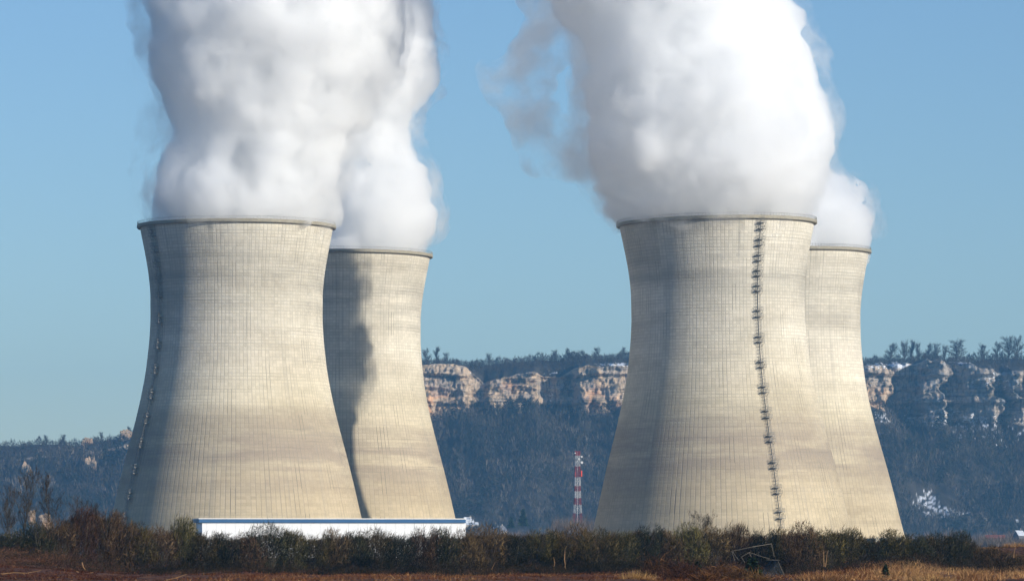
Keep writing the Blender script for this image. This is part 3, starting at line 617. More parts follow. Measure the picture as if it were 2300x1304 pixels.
# conifers
M_FIR = twig_mat('conifer_needles', [(0, (.010, .018, .010)), (.5, (.022, .040, .022)), (1, (.045, .07, .035))])
def conifer(name, xpx, ybase, ytop, d, w_, label, seed, n=900, wr=(.05, .12)):
    r_ = np.random.default_rng(seed); d = drow(xpx, ybase) if d < 1000 else d; z0 = CAMZ + (HZ - ybase) / F * d; H = (ybase - ytop) / F * d
    t = empty(name, ((xpx - 1150) / F * d, d, z0)); tag(t, label, 'conifer')
    b = MB(); b.tube([(0, 0, -.3), (0, 0, H * .95)], [H * .025, H * .006], 5, .3); b.build('trunk', M_BARK, t)
    u = r_.random(n) ** 1.2; ang = r_.random(n) * 6.283; rr = w_ / 2 * (1 - u) * (.75 + .25 * np.sin(ang * 3 + u * 20)); q = r_.random(n) ** .5
    p = np.stack([rr * q * np.cos(ang), rr * q * np.sin(ang), H * (.06 + .9 * u)], 1); dd_ = unit(np.stack([np.cos(ang), np.sin(ang), np.full(n, -.1)], 1) + r_.normal(size=(n, 3)) * .35)
    c = MB(); c.tris(twigs(r_, p, dd_, r_.uniform(.10, .22, n) * w_, r_.uniform(*wr, n) * w_, None), r_.random(n)); c.build('crown', M_FIR, t)
conifer('fir_tree', 1175, 1182, 1141, 3300, 9, 'dark conifer standing alone left of the red and white mast', 1)
conifer('fir_tree', 1148, 1186, 1160, 3250, 6, 'smaller dark conifer left of the lone one near the mast', 2)
conifer('fir_sapling', 1989, 1300, 1264, 452, .95, 'tiny dark green conifer sapling in the tan grass at lower right', 3, 260, (.10, .2))
conifer('fir_shrub', 1563, 1294, 1260, 455, 1.7, 'dark green conifer bush among the uprooted brush', 4, 900)
conifer('fir_shrub', 1690, 1302, 1250, 458, 2.0, 'dark green conifer bush behind the broken pole frame', 5, 1100)

# ------------------------------------------------------------------ hedge: individual shrubs
HX = [0, 60, 130, 180, 215, 250, 290, 330, 370, 410, 440, 470, 500, 560, 600, 660, 700, 730, 800, 850, 900, 960, 1000, 1040, 1080, 1130, 1160, 1200, 1260, 1330, 1400, 1500, 1560, 1620, 1700, 1750, 1800, 1850, 1900, 1930, 1960, 2000, 2030, 2060, 2100, 2150, 2200, 2240, 2300]
HY = [1195, 1190, 1165, 1140, 1138, 1152, 1172, 1184, 1182, 1166, 1180, 1192, 1200, 1194, 1186, 1189, 1196, 1200, 1190, 1191, 1196, 1191, 1188, 1190, 1190, 1189, 1194, 1190, 1189, 1190, 1188, 1185, 1178, 1182, 1188, 1186, 1185, 1184, 1184, 1192, 1205, 1197, 1200, 1200, 1195, 1198, 1214, 1228, 1240]
def shrub_proto(seed, lean=.3, n=5200, Wd=4.6, H=4.2, pale=0.0, topw=1.0):
    r_ = np.random.default_rng(seed); b = MB()
    # volume points in an uneven dome
    k = 0; ps = []
    lob = [(r_.uniform(-.33, .33) * Wd, r_.uniform(-.3, .3) * Wd, r_.uniform(.45, .74) * H, r_.uniform(.20, .34) * Wd) for _ in range(7)] + [(0, 0, .35 * H, .42 * Wd)]
    while sum(map(len, ps)) < n:
        q = r_.uniform(-1, 1, (n, 3)) * np.array([Wd * .55, Wd * .5, H * .55]) + np.array([0, 0, H * .5]); m_ = np.zeros(n, bool)
        for (cx_, cy_, cz_, cr_) in lob: m_ |= ((q[:, 0] - cx_) ** 2 + (q[:, 1] - cy_) ** 2 + ((q[:, 2] - cz_) * .95) ** 2) < cr_ ** 2
        m_ |= (np.hypot(q[:, 0], q[:, 1]) < Wd * .42) & (q[:, 2] < H * .4) & (r_.random(n) < .7); ps.append(q[m_])
    p = np.concatenate(ps)[:n]; rel = p - np.array([0, 0, -.2 * H])
    clump = fbm(p[:, 0] * 1.3 + 9, p[:, 2] * 1.3 + p[:, 1], seed); k = clump > .42; p = p[k]; rel = rel[k]; clump = clump[k]; n2_ = len(p)
    d = unit(unit(rel) * .7 + np.array([lean, 0, .45]) + r_.normal(size=(n2_, 3)) * .72)
    b.tris(twigs(r_, p, d, r_.uniform(.22, .75, n2_), r_.uniform(.025, .07, n2_), None), np.clip(-.12 + .85 * clump + .12 * p[:, 2] / H + r_.normal(size=n2_) * .14 + (r_.random(n2_) < .04) * .4 + pale, 0, 1))
    s = MB()
    for i in range(12):
        a0 = r_.random() * 6.283; top = np.array([math.cos(a0) * Wd * r_.uniform(.1, .4) + lean * 1.2, math.sin(a0) * Wd * .3, H * r_.uniform(.6, .95)]); st = np.array([math.cos(a0) * .3, math.sin(a0) * .3, -.2])
        pts = [st * (1 - u) + top * u + np.array([math.sin(u * 3 + i) * .12, 0, math.sin(u * math.pi) * .25]) for u in np.linspace(0, 1, 6)]
        s.tube([tuple(x) for x in pts], [.04 * (1 - .7 * u) + .008 for u in np.linspace(0, 1, 6)], 3, tint=float(np.clip(r_.uniform(.05, .6) + (r_.random() < .12) * .35, 0, 1)), cap=False)
    return b.mesh('foliage_twigs'), s.mesh('stems', M_BARK)
MT = {
 'olive': twig_mat('olive_thicket_twigs', [(0, (.005, .006, .003)), (.35, (.022, .021, .009)), (.62, (0.088, 0.068, 0.023)), (1, (.22, .165, .065))]),
 'brown': twig_mat('brown_thicket_twigs', [(0, (.006, .005, .004)), (.35, (.024, .016, .010)), (.60, (0.1087, 0.0648, 0.0299)), (1, (.20, .13, .07))]),
 'dark': twig_mat('dark_thicket_twigs', [(0, (.003, .005, .004)), (.4, (.012, .014, .009)), (.75, (.042, .040, .020)), (1, (.14, .11, .06))]),
 'red': twig_mat('reddish_thicket_twigs', [(0, (.01, .006, .004)), (.35, (.040, .021, .013)), (.62, (0.095, 0.054, 0.032)), (1, (.20, .12, .07))])}
SP = [shrub_proto(s_, lean=l_, n=n_, pale=p_) for s_, l_, n_, p_ in ((1, .35, 5200, 0), (2, .2, 5600, 0), (3, .45, 5000, .05), (4, .3, 5600, -.04), (5, .1, 4800, .06))]
SMESH = {}
def smesh(k, mat):
    if (k, mat) not in SMESH:
        m_ = SP[k][0].copy(); m_.materials.clear(); m_.materials.append(MT[mat]); m_.name = 'twigs'; SMESH[(k, mat)] = m_
    return SMESH[(k, mat)]
SH = [(20, 'dark', 'dark low shrub under the trees at the left edge'), (80, 'dark', 'dark shrub at the foot of the crooked pale trunk'), (135, 'brown', 'brown shrub around the slim dark tree\'s base'), (185, 'red', 'tall reddish shrub left of the front tower\'s shaded foot'),
 (228, 'red', 'rounded reddish shrub right of the tallest reddish one'), (268, 'brown', 'brown shrub before the shaded left corner of the front tower'), (312, 'olive', 'many-stemmed shrub with pale stems fanning from its foot'), (355, 'red', 'rust-tipped shrub right of the many-stemmed pale one'), (408, 'olive', 'yellow-olive bushy shrub left of the white building\'s corner'),
 (455, 'olive', 'shrub right under the white building\'s shaded left corner'), (505, 'dark', 'low dark shrub, second along the white building'), (555, 'brown', 'brown shrub, third along the white building'), (605, 'dark', 'tall dark shrub rising toward the white wall left of its middle'), (655, 'olive', 'olive shrub below the front tower\'s right half'),
 (705, 'olive', 'olive shrub in front of the dip between the two left towers'), (750, 'brown', 'grey-brown shrub just before the dip in the white wall line'), (795, 'dark', 'blackish shrub directly under the rear left tower\'s left edge'), (845, 'olive', 'olive shrub under the rear left tower\'s centre'), (895, 'dark', 'dark shrub under the rear left tower\'s right half'),
 (945, 'brown', 'brown shrub left of the small treetop before the white wall'), (995, 'dark', 'dark shrub near the white building\'s right end'), (1045, 'brown', 'brown shrub at the white building\'s right corner'), (1095, 'brown', 'brown shrub below the small grey roofs'), (1150, 'dark', 'near-black ivy-dark shrub below the lone conifer'),
 (1205, 'olive', 'olive shrub between the lone conifer and the mast'), (1255, 'olive', 'shrub with upright pale dead stems left of the mast'), (1300, 'brown', 'brown shrub right below the red and white mast'), (1350, 'olive', 'olive shrub under the ladder tower\'s shaded left foot'), (1400, 'olive', 'yellowish olive shrub at the start of the uprooted brush'),
 (1450, 'dark', 'dark shrub behind the reddish brush heap'), (1500, 'brown', 'grey-brown shrub behind the top of the reddish brush heap'), (1550, 'olive', 'green-tinged shrub under the bare branchy tree'), (1600, 'brown', 'brown shrub under the spreading bare treetop'), (1652, 'brown', 'brown shrub left of the broken pole frame'),
 (1705, 'dark', 'dark shrub behind the broken pole frame'), (1757, 'olive', 'wind-combed olive shrub right of the broken pole frame'), (1808, 'brown', 'wind-combed brown shrub below the ladder tower\'s right foot'), (1858, 'olive', 'wind-combed shrub with two pale dead stems'), (1905, 'olive', 'last wind-combed shrub before the hedge gap'),
 (1955, 'dark', 'small dark shrub in the hedge gap'), (2005, 'olive', 'shrub at the right foot of the half-hidden tower'), (2055, 'dark', 'dark rounded shrub just right of the towers'), (2105, 'dark', 'big dark rounded shrub at the crest of the right-hand thicket'), (2150, 'dark', 'dark shrub sloping down from the right-hand thicket\'s crest'),
 (2198, 'brown', 'brown shrub left of the red-roofed building'), (2243, 'brown', 'low brown shrub below the tan grassy bank'), (2290, 'brown', 'low brown shrub at the photo\'s right edge')]
for i, (x_, mt, lab) in enumerate(SH):
    d_ = 478 + (i * 37 % 9) - 4; k = (i * 3 + 1) % 5; yt = np.interp(x_, HX, HY) + (6, -5, 10, 1, 7, -6, 3)[i % 7]
    z0 = gnd(x_, d_) - .15; H = CAMZ + (HZ - yt) / F * d_ - z0; s = H / 4.1; wx = 3.4 / 4.6 if H < 3.5 else 1.0
    r = empty('leafless_shrub', ((x_ - 1150) / F * d_, d_, z0), 0); wz = (.95, .8, 1.1, .9, 1.0)[(i * 7) % 5]; r.scale = (wz, .85, s); tag(r, lab, 'shrub', 'leafless shrubs forming the long hedge')
    tw_ = bpy.data.objects.new('twigs', smesh(k, mt)); COL.objects.link(tw_); tw_.parent = r
    st_ = bpy.data.objects.new('stems', SP[k][1]); COL.objects.link(st_); st_.parent = r
# thicket mass behind the front shrubs
r_ = np.random.default_rng(77); n = 120000; X_px = r_.uniform(-40, 2340, n); D_ = r_.uniform(486, 500, n); top = np.interp(X_px, HX, HY) + 9 + (fbm(X_px * .045, X_px * 0, 5) - .5) * 22
xw = (X_px - 1150) / F * D_; zg = gz(xw, D_); zt_ = CAMZ + (HZ - top) / F * D_ - .4; u = r_.random(n) ** .8
p = np.stack([xw, D_, zg + (zt_ - zg) * u], 1); d = unit(np.array([.35, 0, .7]) + r_.normal(size=(n, 3)) * .8)
b = MB(); b.tris(twigs(r_, p, d, r_.uniform(.3, .9, n), r_.uniform(.03, .085, n), None), np.clip(.15 + .55 * fbm(p[:, 0] * .5, p[:, 2] * .6, 9) + r_.normal(size=n) * .13, 0, 1))
tag(b.build('undergrowth', MT['brown']), 'dense tangled undergrowth filling the hedge behind the front shrubs', 'undergrowth', kind='stuff')
# dry grass and litter in front
M_GR = twig_mat('dry_grass_blades', [(0, (.035, .011, .005)), (.4, (.12, .042, .016)), (.75, (.30, .16, .06)), (1, (.50, .31, .13))])
r_ = np.random.default_rng(78); n = 150000; X_px = r_.uniform(-40, 2340, n); D_ = 296 + 180 * r_.random(n) ** .8; xw = (X_px - 1150) / F * D_
dens = fbm(xw * .35, D_ * .05, 15); k = dens > .36; X_px = X_px[k]; D_ = D_[k]; xw = xw[k]; dens = dens[k]; n = len(xw)
p = np.stack([xw, D_, gz(xw, D_) - .02], 1); d = unit(np.array([.2, 0, .35]) + r_.normal(size=(n, 3)) * .8); d[:, 2] = np.abs(d[:, 2])
rt = .26 + .5 * sst(1820, 2050, X_px) + .16 * np.exp(-((X_px - 980) / 220) ** 2) - .18 * (X_px < 330)
b = MB(); b.tris(twigs(r_, p, d, r_.uniform(.13, .42, n) * (1 + .8 * sst(1780, 1950, X_px)), r_.uniform(.02, .06, n), None), np.clip(rt + .9 * (dens - .5) + r_.normal(size=n) * .2 + (r_.random(n) < .02) * .5, 0, 1))
tag(b.build('dry_grass', M_GR), 'reddish brown and tan dry grass and litter covering the foreground', 'grass', kind='stuff')

M_BR = twig_mat('bramble_stems', [(0, (.006, .006, .004)), (.35, (.022, .018, .010)), (.6, (.06, .036, .020)), (.8, (.11, .050, .026)), (1, (.22, .12, .06))])
r_ = np.random.default_rng(79); n = 90000; X_px = r_.uniform(-40, 2340, n); D_ = r_.uniform(405, 474, n); xw = (X_px - 1150) / F * D_
hgt = 1.5 * np.clip(fbm(xw * .22, D_ * .08, 25) - .30, 0, 1) * 2.2 * sst(402, 440, D_) ; p = np.stack([xw, D_, gz(xw, D_) + hgt * r_.random(n) ** .8 - .05], 1); d = unit(np.array([.2, 0, .5]) + r_.normal(size=(n, 3)) * .8)
b = MB(); b.tris(twigs(r_, p, d, r_.uniform(.2, .7, n), r_.uniform(.02, .055, n), None), np.clip(.50 - .24 * sst(240, 420, X_px) * (1 - sst(1420, 1560, X_px)) - .15 * sst(1700, 1760, X_px) + .9 * (fbm(xw * .6, p[:, 2] * 1.5, 33) - .5) + r_.normal(size=n) * .15, 0, 1))
tag(b.build('brambles', M_BR), 'low reddish brown brambles spilling from the foot of the hedge', 'brambles', kind='stuff')
# tan grass tussocks
def tussock(xpx, ypx, d, w_, h_, label, seed, n=900):
    r_ = np.random.default_rng(seed); d = drow(xpx, ypx) if d < 480 else 515.0; X = (xpx - 1150) / F * d; o = empty('grass_tussock', (X, d, CAMZ + (HZ - ypx) / F * d - .1))
    a_ = r_.random(n) * 6.283; q = r_.random(n) ** .5; p = np.stack([q * np.cos(a_) * w_ * .5, q * np.sin(a_) * w_ * .35, r_.random(n) * h_ * .45 * (1 - q)], 1)
    d_ = unit(np.stack([np.cos(a_) * .8 * q + .2, np.sin(a_) * .5, np.full(n, .75)], 1) + r_.normal(size=(n, 3)) * .35)
    b = MB(); b.tris(twigs(r_, p, d_, r_.uniform(.4, .9, n) * h_, r_.uniform(.025, .05, n), None), np.clip(r_.normal(size=n) * .16 + .78, 0, 1))
    m_ = b.mesh('grass_tussock', M_GR); bpy.data.objects.remove(o); o = bpy.data.objects.new('grass_tussock', m_); COL.objects.link(o); o.location = (X, d, float(gz(X, d)) - .1)
    tag(o, label, 'grass clump', 'tan grass clumps in the foreground')
for q in [(1855, 1304, 440, 4.2, 1.0, 'tan grass clump under the wind-combed shrubs', 1), (2035, 1292, 446, 5.0, .9, 'widest tan grass clump, behind the conifer sapling', 2), (2185, 1300, 440, 2.6, 1.1, 'bright straw-coloured spiky clump below the big dark rounded shrub', 3), (2215, 1308, 436, 3.4, .8, 'low straw clump right of the bright spiky one', 4),
          (2290, 1250, 492, 4.0, .8, 'tan grass on the bank crest at the right edge', 5), (2230, 1240, 496, 3.0, .45, 'thin strip of tan grass along the bank crest below the red building', 6), (1430, 1308, 442, 2.0, 1.2, 'orange-tan splayed clump left of the uprooted brush', 7), (2090, 1304, 444, 3.0, .7, 'tan grass clump between the widest clump and the spiky one', 8), (1010, 1308, 430, 5.0, .35, 'low yellowish grass patch at the bottom middle', 9), (870, 1306, 430, 5.0, .35, 'low yellowish grass patch left of the one at the bottom middle', 10)]: tussock(*q)
# uprooted brush heaps
M_ROOT = twig_mat('rusty_roots', [(0, (0.0180, 0.0096, 0.0060)), (.4, (0.0600, 0.0270, 0.0132)), (.75, (0.1440, 0.0660, 0.0270)), (1, (0.3000, 0.1560, 0.0660))])
def heap(xpx, ypx, d, w_, h_, label, seed, n=260, bright=.0):
    r_ = np.random.default_rng(seed); d = drow(xpx, ypx); X = (xpx - 1150) / F * d; z0 = float(gz(X, d)) - .15; b = MB()
    for i in range(n * 2):
        a_ = r_.random() * 6.283; q = r_.random() ** .6; u = (1 - q ** 2) * r_.random()
        s0 = np.array([q * math.cos(a_) * w_ * .45, q * math.sin(a_) * w_ * .3, u * h_]); dr = np.array([math.cos(a_) * .8, math.sin(a_) * .6, .35]) + r_.normal(size=3) * .5; L = r_.uniform(.25, .75) * (1.6 if r_.random() < .06 else 1); bend = r_.normal(size=3) * .25
        pts = [s0 + dr * L * t_ + bend * t_ * t_ for t_ in (0, .33, .66, 1)]; rr = r_.uniform(.008, .028)
        b.tube([tuple(x) for x in pts], [rr, rr * .8, rr * .55, rr * .2], 3, float(np.clip(r_.normal() * .2 + .42 + bright, 0, 1)), cap=False)
    n2_ = n * 16; p = r_.uniform(-1, 1, (n2_, 3)); p = p[(p ** 2).sum(1) < 1] * np.array([w_ * .48, w_ * .3, h_]); p = p[p[:, 2] > -.1]; m_ = len(p)
    b.tris(twigs(r_, p, unit(p / h_ * .5 + r_.normal(size=(m_, 3)) + np.array([0, 0, .3])), r_.uniform(.1, .4, m_), r_.uniform(.02, .05, m_), None), np.clip(r_.normal(size=m_) * .18 + .3 + bright, 0, 1))
    o = b.build('brush_heap', M_ROOT); o.location = (X, d, z0); tag(o, label, 'brush heap', 'heaps of uprooted brush')
for q in [(1480, 1296, 458, 3.6, 2.0, 'tall reddish brush heap leaning on the hedge below the bare branchy tree', 1, 300, -.05), (1535, 1300, 452, 3.4, 1.5, 'brown root heap right of the tall reddish one', 2, 320, 0), (1615, 1302, 446, 3.2, 1.25, 'rusty root heap with a bright splayed stump', 3, 320, .12), (1662, 1300, 448, 1.6, .9, 'small ochre heap beside the dark green conifer bush', 4, 150, .1), (1705, 1304, 440, 1.5, .5, 'orange root mound at the foot of the broken pole frame', 5, 120, .2), (1585, 1304, 440, 2.0, .6, 'low orange brush heap at the bottom edge below the roots', 6, 140, .15)]: heap(*q)
# fallen pale branches
M_PALE = simple('pale_dead_wood', (.30, .17, .08), var=.3, scale=3)
M_POLE = simple('weathered_pole', (.15, .13, .105), var=.25, scale=4)
def stick(name, pts, d, r0_, label, cat, parent=None, mat=None):
    q_ = max(pts, key=lambda t: t[1]); d = drow(q_[0], q_[1]) - .3 if label and name == 'fallen_branch' else d - 14; r0_ *= .85
    b = MB(); P_ = [P(x, y, d + (q[0] if q else 0)) for x, y, *q in pts]; n_ = len(P_); b.tube(P_, [r0_ * (1 - .6 * i / max(1, n_ - 1)) for i in range(n_)], 5, .6)
    o = b.build(name, mat or M_PALE, parent); return tag(o, label, cat, 'fallen dead branches') if label else o
stick('fallen_branch', [(184, 1262), (187, 1272), (193, 1281)], 448, .07, 'short upright orange broken branch on the brown earth', 'branch')
stick('fallen_branch', [(172, 1282), (180, 1286), (195, 1287), (210, 1284)], 446, .06, 'forked pale branch lying under the upright orange one', 'branch')
stick('fallen_branch', [(2, 1288), (30, 1285), (60, 1286), (92, 1280)], 440, .05, 'long thin pale branch lying at the bottom left corner', 'branch')
stick('fallen_branch', [(46, 1252), (50, 1238), (58, 1225), (64, 1205), (72, 1188)], 466, .06, 'thin leaning orange stem left of the slim dark tree', 'branch')
stick('fallen_branch', [(368, 1303), (395, 1297), (420, 1288)], 440, .05, 'pale branch on the earth below the yellow-olive shrub', 'branch')
stick('fallen_branch', [(105, 1298), (120, 1297), (138, 1294)], 438, .04, 'small pale branch near the bottom left, right of the long one', 'branch')
stick('dead_stem', [(1270, 1278), (1268, 1255), (1269, 1235)], 468, .07, 'pale upright dead stem in the hedge left of the mast', 'branch')
stick('dead_stem', [(1243, 1278), (1246, 1262), (1243, 1250)], 468, .05, 'shorter pale dead stem left of the taller upright one', 'branch')
stick('dead_stem', [(1851, 1272), (1850, 1250), (1850, 1234)], 466, .06, 'left one of two pale dead stems in the wind-combed shrub', 'branch')
stick('dead_stem', [(1854, 1272), (1857, 1252), (1858, 1236)], 466, .05, 'right one of two pale dead stems in the wind-combed shrub', 'branch')
stick('dead_stem', [(2277, 1252), (2278, 1238), (2281, 1228)], 470, .05, 'pale leaning dead stem on the tan bank at the right edge', 'branch')
stick('dead_stem', [(1108, 1285), (1104, 1278), (1112, 1262)], 466, .06, 'short pale leaning stem low in the hedge below the lone conifer', 'branch')
# collapsed pole frame
FD = drow(1720, 1300)
fr = empty('pole_frame', P(1705, 1300, FD)); tag(fr, 'collapsed frame of pale poles with grey netting, leaning in front of the hedge', 'pole frame')
loc0 = fr.location
for pts in [((1643, 1237), (1690, 1227), (1733, 1220, 2)), ((1733, 1220, 2), (1739, 1250, 2)), ((1644, 1238), (1651, 1259)), ((1646, 1239), (1659, 1257)), ((1665, 1250, -1), (1684, 1239, -1)), ((1665, 1250, -1), (1673, 1263, -1)), ((1683, 1240), (1694, 1266), (1706, 1302)), ((1685, 1240), (1708, 1248), (1729, 1254)), ((1722, 1256), (1752, 1257)), ((1748, 1260), (1757, 1280), (1767, 1304)), ((1684, 1265), (1693, 1259)), ((1682, 1284), (1690, 1304))]:
    b = MB(); b.tube([P(x, y, FD + (q[0] if q else 0)) - loc0 for x, y, *q in pts], .018, 5, .6); b.build('pole', M_POLE, fr)
t = NT('grey_netting'); t.b.inputs['Base Color'].default_value = (.04, .045, .05, 1); t.b.inputs['Alpha'].default_value = .35
b = MB(); Q = [P(1736, 1252, FD + 1.5), P(1748, 1260, FD + .4), P(1767, 1304, FD), P(1706, 1304, FD), P(1716, 1276, FD + .8)]
b.add([tuple(q - loc0) for q in Q], [(0, 1, 2, 3, 4)]); nb = b.build('netting', t.m, fr); sm_ = nb.modifiers.new('s', 'SOLIDIFY'); sm_.thickness = .02

# ------------------------------------------------------------------ white industrial building
M_WHITE = simple('white_cladding', (.86, .86, .85), rough=.6, var=.02, scale=.3); M_BLUE = simple('blue_fascia', (.05, .13, .26), rough=.5, var=.1, scale=.3); M_CAP = simple('parapet_cap', (.85, .83, .78), rough=.5, var=.03)
DB = 1480.0 * S; th = math.radians(9); c0 = P(454, 1168, DB); bw = (1038 - 454) / F * DB / math.cos(th) * 1.012; ztop = P(454, 1163, DB).z
bd = empty('industrial_building', (c0.x, DB, 0), th); tag(bd, 'long low white building with a dark blue band under its flat roof edge', 'building')
b = MB(); b.box((bw / 2, 11, (ztop - 1.3) / 2), (bw / 2, 11, (ztop - 1.3) / 2)); b.build('wall', M_WHITE, bd)
b = MB(); b.box((bw / 2 - .5, 11, ztop - .75), (bw / 2 + .45, 11.5, .52)); b.build('fascia', M_BLUE, bd)
b = MB(); b.box((bw / 2 - .5, 11, ztop - .1), (bw / 2 + .6, 11.65, .125)); b.build('roof_edge', M_CAP, bd)
b = MB()
for k in range(28): b.box((bw * (k + .5) / 28, -.02, (ztop - 1.3) / 2), (.03, .03, (ztop - 1.3) / 2 - .02))
b.build('panel_joint', simple('joint_grey', (.6, .6, .6)), bd)
# ------------------------------------------------------------------ houses
M_RSN = simple('snowy_roof', (.62, .65, .70), var=.15, scale=.5); M_WALL = simple('house_plaster', (.55, .47, .38), var=.1); M_RTILE = simple('red_roof_tiles', (.22, .08, .06), var=.25, scale=.6); M_GREY = simple('grey_roof', (.17, .17, .19), var=.2, scale=.6); M_DK = simple('dark_glass', (.02, .025, .03), rough=.3, var=.1)
def hill_d(x, y):      # distance of the hillside under a photo pixel
    i_ = int(np.interp(x, px, np.arange(nc))); yy = HZ - (ZZ[:, i_] - CAMZ) * F / YY[:, i_]; j = int(np.argmax(yy < y)); return float(YY[j, i_])
def house(xl, xr, ytop, yeave, d, dep, label, mroof, mwall, rz=0.0, win=3, chim=True, cat='house', yb=None):
    z0 = 0.0
    if yb: d = hill_d((xl + xr) / 2, yb); z0 = P(0, yb, d).z - 1.5
    wd_ = (xr - xl) / F * d; zt_ = P(0, ytop, d).z - z0; ze = P(0, yeave, d).z - z0; t = empty('house' if cat == 'house' else 'shed', ((xl + xr) / 2 / F * d - 1150 / F * d, d, z0), rz); tag(t, label, cat)
    h = wd_ / 2; b = MB(); b.add([(-h, 0, 0), (h, 0, 0), (h, dep, 0), (-h, dep, 0), (-h, 0, ze), (h, 0, ze), (h, dep, ze), (-h, dep, ze), (-h, dep / 2, zt_ - .15), (h, dep / 2, zt_ - .15)], [(0, 1, 5, 4), (1, 2, 6, 9, 5), (2, 3, 7, 6), (3, 0, 4, 8, 7), (4, 5, 9, 8), (6, 7, 8, 9)]); b.build('wall', mwall, t)
    b = MB(); o_ = .5; dz = (zt_ - ze) * o_ / (dep / 2)
    V = [(-h - o_, -o_, ze - dz), (h + o_, -o_, ze - dz), (h + o_, dep / 2, zt_), (-h - o_, dep / 2, zt_), (h + o_, dep + o_, ze - dz), (-h - o_, dep + o_, ze - dz)]
    V2 = [(x, y, z + .25) for x, y, z in V]; b.add(V + V2, [(6, 7, 8, 9), (9, 8, 10, 11), (1, 0, 3, 2), (2, 3, 5, 4), (0, 1, 7, 6), (4, 5, 11, 10), (1, 2, 8, 7), (2, 4, 10, 8), (0, 6, 9, 3), (3, 9, 11, 5)]); rf = b.build('roof', mroof, t)
    if chim: b = MB(); b.box((h * .5, dep / 2, zt_ + .7), (.4, .4, .9)); b.build('chimney', mwall, rf)
    for k in range(win):
        b = MB(); b.box((-h + (k + .5) * wd_ / win, -.03, ze * .62), (.45, .06, .6)); b.build('window', M_DK, t)
    return t
house(1046, 1066, 1161, 1172, 2900, 8, 'small snowy-roofed house peeking out right of the white building', M_RSN, M_WALL, rz=.5, win=2, yb=1180)
house(1036, 1075, 1172, 1177, 2890, 9, 'low dark-eaved annex below the snowy-roofed house', M_RSN, M_WALL, rz=.2, win=3, chim=False, yb=1182)
house(1090, 1118, 1184, 1191, 2800, 9, 'grey roof among the trees left of the gabled one', M_RSN, M_WALL, rz=-.2, win=3, chim=False, yb=1197)
house(1120, 1144, 1180, 1191, 2780, 9, 'small gabled house with a pale chimney below the smaller conifer', M_GREY, M_WALL, rz=.9, win=2, yb=1199)
house(2215, 2256, 1201, 1207, 2500, 12, 'low red-roofed building behind the right end of the hedge', M_RTILE, M_RTILE, rz=-.1, win=4, chim=False)
house(2288, 2302, 1191, 1201, 2600, 8, 'grey-walled house cut by the right photo edge', M_RSN, M_GREY, rz=.3, win=2)
house(2284, 2298, 1166, 1171, 3400, 8, 'tiny white-roofed shed in the trees at the right', M_RSN, M_GREY, rz=.1, win=1, chim=False, cat='shed', yb=1177)
# ------------------------------------------------------------------ pale limestone outcrops
def rock_mat():
    t = NT('pale_limestone'); g = t.n('ShaderNodeTexCoord'); f = t.noise(g.outputs['Object'], .5, 5, .7); f2 = t.noise(g.outputs['Object'], .16, 4, .6)
    c = t.ramp(f, [(.34, (.10, .08, .06)), (.46, (.32, .235, .16)), (.7, (.46, .35, .24))]); c = t.mix(t.map(f2, .52, .7, 0, .6), c, (.55, .30, .16)); t.l(c, t.b.inputs['Base Color'])
    bp = t.n('ShaderNodeBump'); bp.inputs['Distance'].default_value = 1.2; t.l(f, bp.inputs['Height']); t.l(bp.outputs[0], t.b.inputs['Normal']); return t.m
M_ROCK = rock_mat()
IV3, IF3 = ico(4)
def outcrop(x, y, d, sx, sz, label, seed, sy=None):
    v_ = IV3.copy(); ang = np.arctan2(v_[:, 1], v_[:, 0]); k = .6 + .7 * fbm(ang * 1.7 + seed, v_[:, 2] * 2 + seed, seed) + .25 * fbm(ang * 6, v_[:, 2] * 7, seed + 3)
    v_ = np.sign(v_) * np.abs(v_) ** .7 * (k * (.75 + .6 * fbm(v_[:, 0] * 3 + seed, v_[:, 2] * 3, seed + 9)))[:, None]; hx = sx / F * d / 2; hz = sz / F * d / 2
    b = MB(); b.add(v_ * np.array([hx, sy or hx * .8, hz]) * 1.05, IF3); o = b.build('limestone_outcrop', M_ROCK); o.location = P(x, y, d); tag(o, label, 'rock outcrop', 'pale limestone outcrops on the left hill')
for (x, y, sx, sz, lab, sd) in [(285, 985, 28, 32, 'largest outcrop high on the left hill beside the tower flank', 1), (195, 996, 20, 22, 'blocky outcrop near the left hill\'s skyline', 2), (204, 1058, 22, 50, 'tall orange-tinged outcrop halfway down the left hill', 3)]:
    outcrop(x, y, hill_d(x, y) - 3, sx, sz, lab, sd)
outcrop(71, 1162, 2600, 15, 26, 'small squarish pale outcrop seen between the bare trees', 4); outcrop(100, 1180, 2600, 28, 42, 'mound-shaped pale outcrop low behind the bare trees', 5)
outcrop(60, 1068, hill_d(60, 1068) - 3, 18, 45, 'greyish outcrop behind the crooked tree\'s crown', 6)

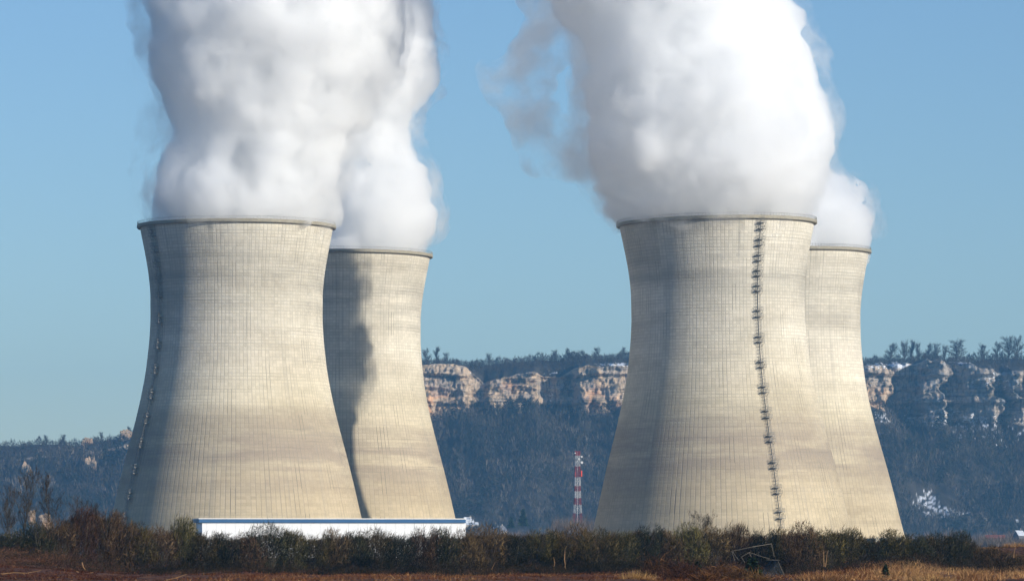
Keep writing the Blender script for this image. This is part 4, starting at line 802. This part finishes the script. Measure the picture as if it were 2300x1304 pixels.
# ------------------------------------------------------------------ red and white lattice mast
M_MR = simple('red_mast_paint', (.30, .05, .05), rough=.6, var=.15, scale=.3); M_MW = simple('white_mast_paint', (.60, .60, .59), rough=.5, var=.05, scale=.3)
DM = 2500.0; ppm2 = F / DM; mt_ = empty('lattice_mast', ((1297 - 1150) / ppm2, DM, 0), math.radians(12)); tag(mt_, 'red and white banded lattice mast standing between the tower pairs', 'mast')
zM = lambda y: CAMZ + (HZ - y) / ppm2
bands = [(1012, 1022, 'r'), (1022, 1046, 'w'), (1046, 1070, 'r'), (1070, 1090, 'w'), (1090, 1102, 'r'), (1102, 1117, 'w'), (1117, 1132, 'r'), (1132, 1151, 'w'), (1151, 1180, 'r'), (1180, 1240, 'w')]
def mw(z): return float(np.interp(z, [0, 20, 30, 42, 51], [3.6, 2.15, 1.65, 1.35, 1.2]))
for y0, y1, c_ in bands:
    za, zb_ = zM(y1), zM(y0); za = max(za, 0); n_ = 3 if y0 < 1050 else (2 if y0 < 1132 else 1); b = MB()
    for k in range(n_):
        z0_, z1_ = za + (zb_ - za) * k / n_, za + (zb_ - za) * (k + 1) / n_; w0, w1 = mw(z0_), mw(z1_); cs0 = [(-w0, -w0), (w0, -w0), (w0, w0), (-w0, w0)]; cs1 = [(-w1, -w1), (w1, -w1), (w1, w1), (-w1, w1)]; lr = .12
        for i in range(4):
            j = (i + 1) % 4; b.tube([(*cs0[i], z0_), (*cs1[i], z1_)], lr, 4, cap=False); b.tube([(*cs0[i], z0_), (*cs1[j], z1_)], .065, 4, cap=False); b.tube([(*cs0[j], z0_), (*cs1[i], z1_)], .065, 4, cap=False); b.tube([(*cs0[i], z0_), (*cs0[j], z0_)], .06, 4, cap=False)
    b.build('lattice_section', M_MR if c_ == 'r' else M_MW, mt_)
b = MB(); b.tube([(0, 0, 0), (0, 0, zM(1014))], .16, 6); b.build('cable_duct', M_STEELP, mt_)
def dish(x, z, r, y=-1.8):
    b = MB(); b.tube([(x, y, z), (x, y - .3, z), (x, y - .9, z)], [r * .5, r, r], 12); b.build('dish_antenna', M_STEELP, mt_)
dish(-1.9, zM(1017), .4); dish(1.9, zM(1025), .55); dish(2.1, zM(1038), .75, -1.2); dish(.2, zM(1030), .5, -1.6)
b = MB(); b.box((1.9, -1.9, zM(1063)), (.3, .3, 1.7)); b.build('panel_antenna', simple('bright_red_panel', (.75, .08, .04), var=.05), mt_)
b = MB(); b.box((-1.7, -1.9, zM(1065)), (.25, .3, 1.5)); b.build('panel_antenna', M_MR, mt_)

# ------------------------------------------------------------------ haze
b = MB(); b.box((0, 3450, 149), (1720, 3900, 152)); b.f = b.f
hz = bpy.data.materials.new('blue_air'); hz.use_nodes = True; tt = hz.node_tree; tt.nodes.remove(tt.nodes['Principled BSDF']); pv = tt.nodes.new('ShaderNodeVolumePrincipled')
pv.inputs['Color'].default_value = (.22, .57, .94, 1); pv.inputs['Density'].default_value = 0.000078; pv.inputs['Anisotropy'].default_value = .2
tt.links.new(pv.outputs[0], [n for n in tt.nodes if n.type == 'OUTPUT_MATERIAL'][0].inputs['Volume'])
ho = b.build('haze', hz); tag(ho, 'thin blue winter haze over the valley', 'haze', kind='stuff')
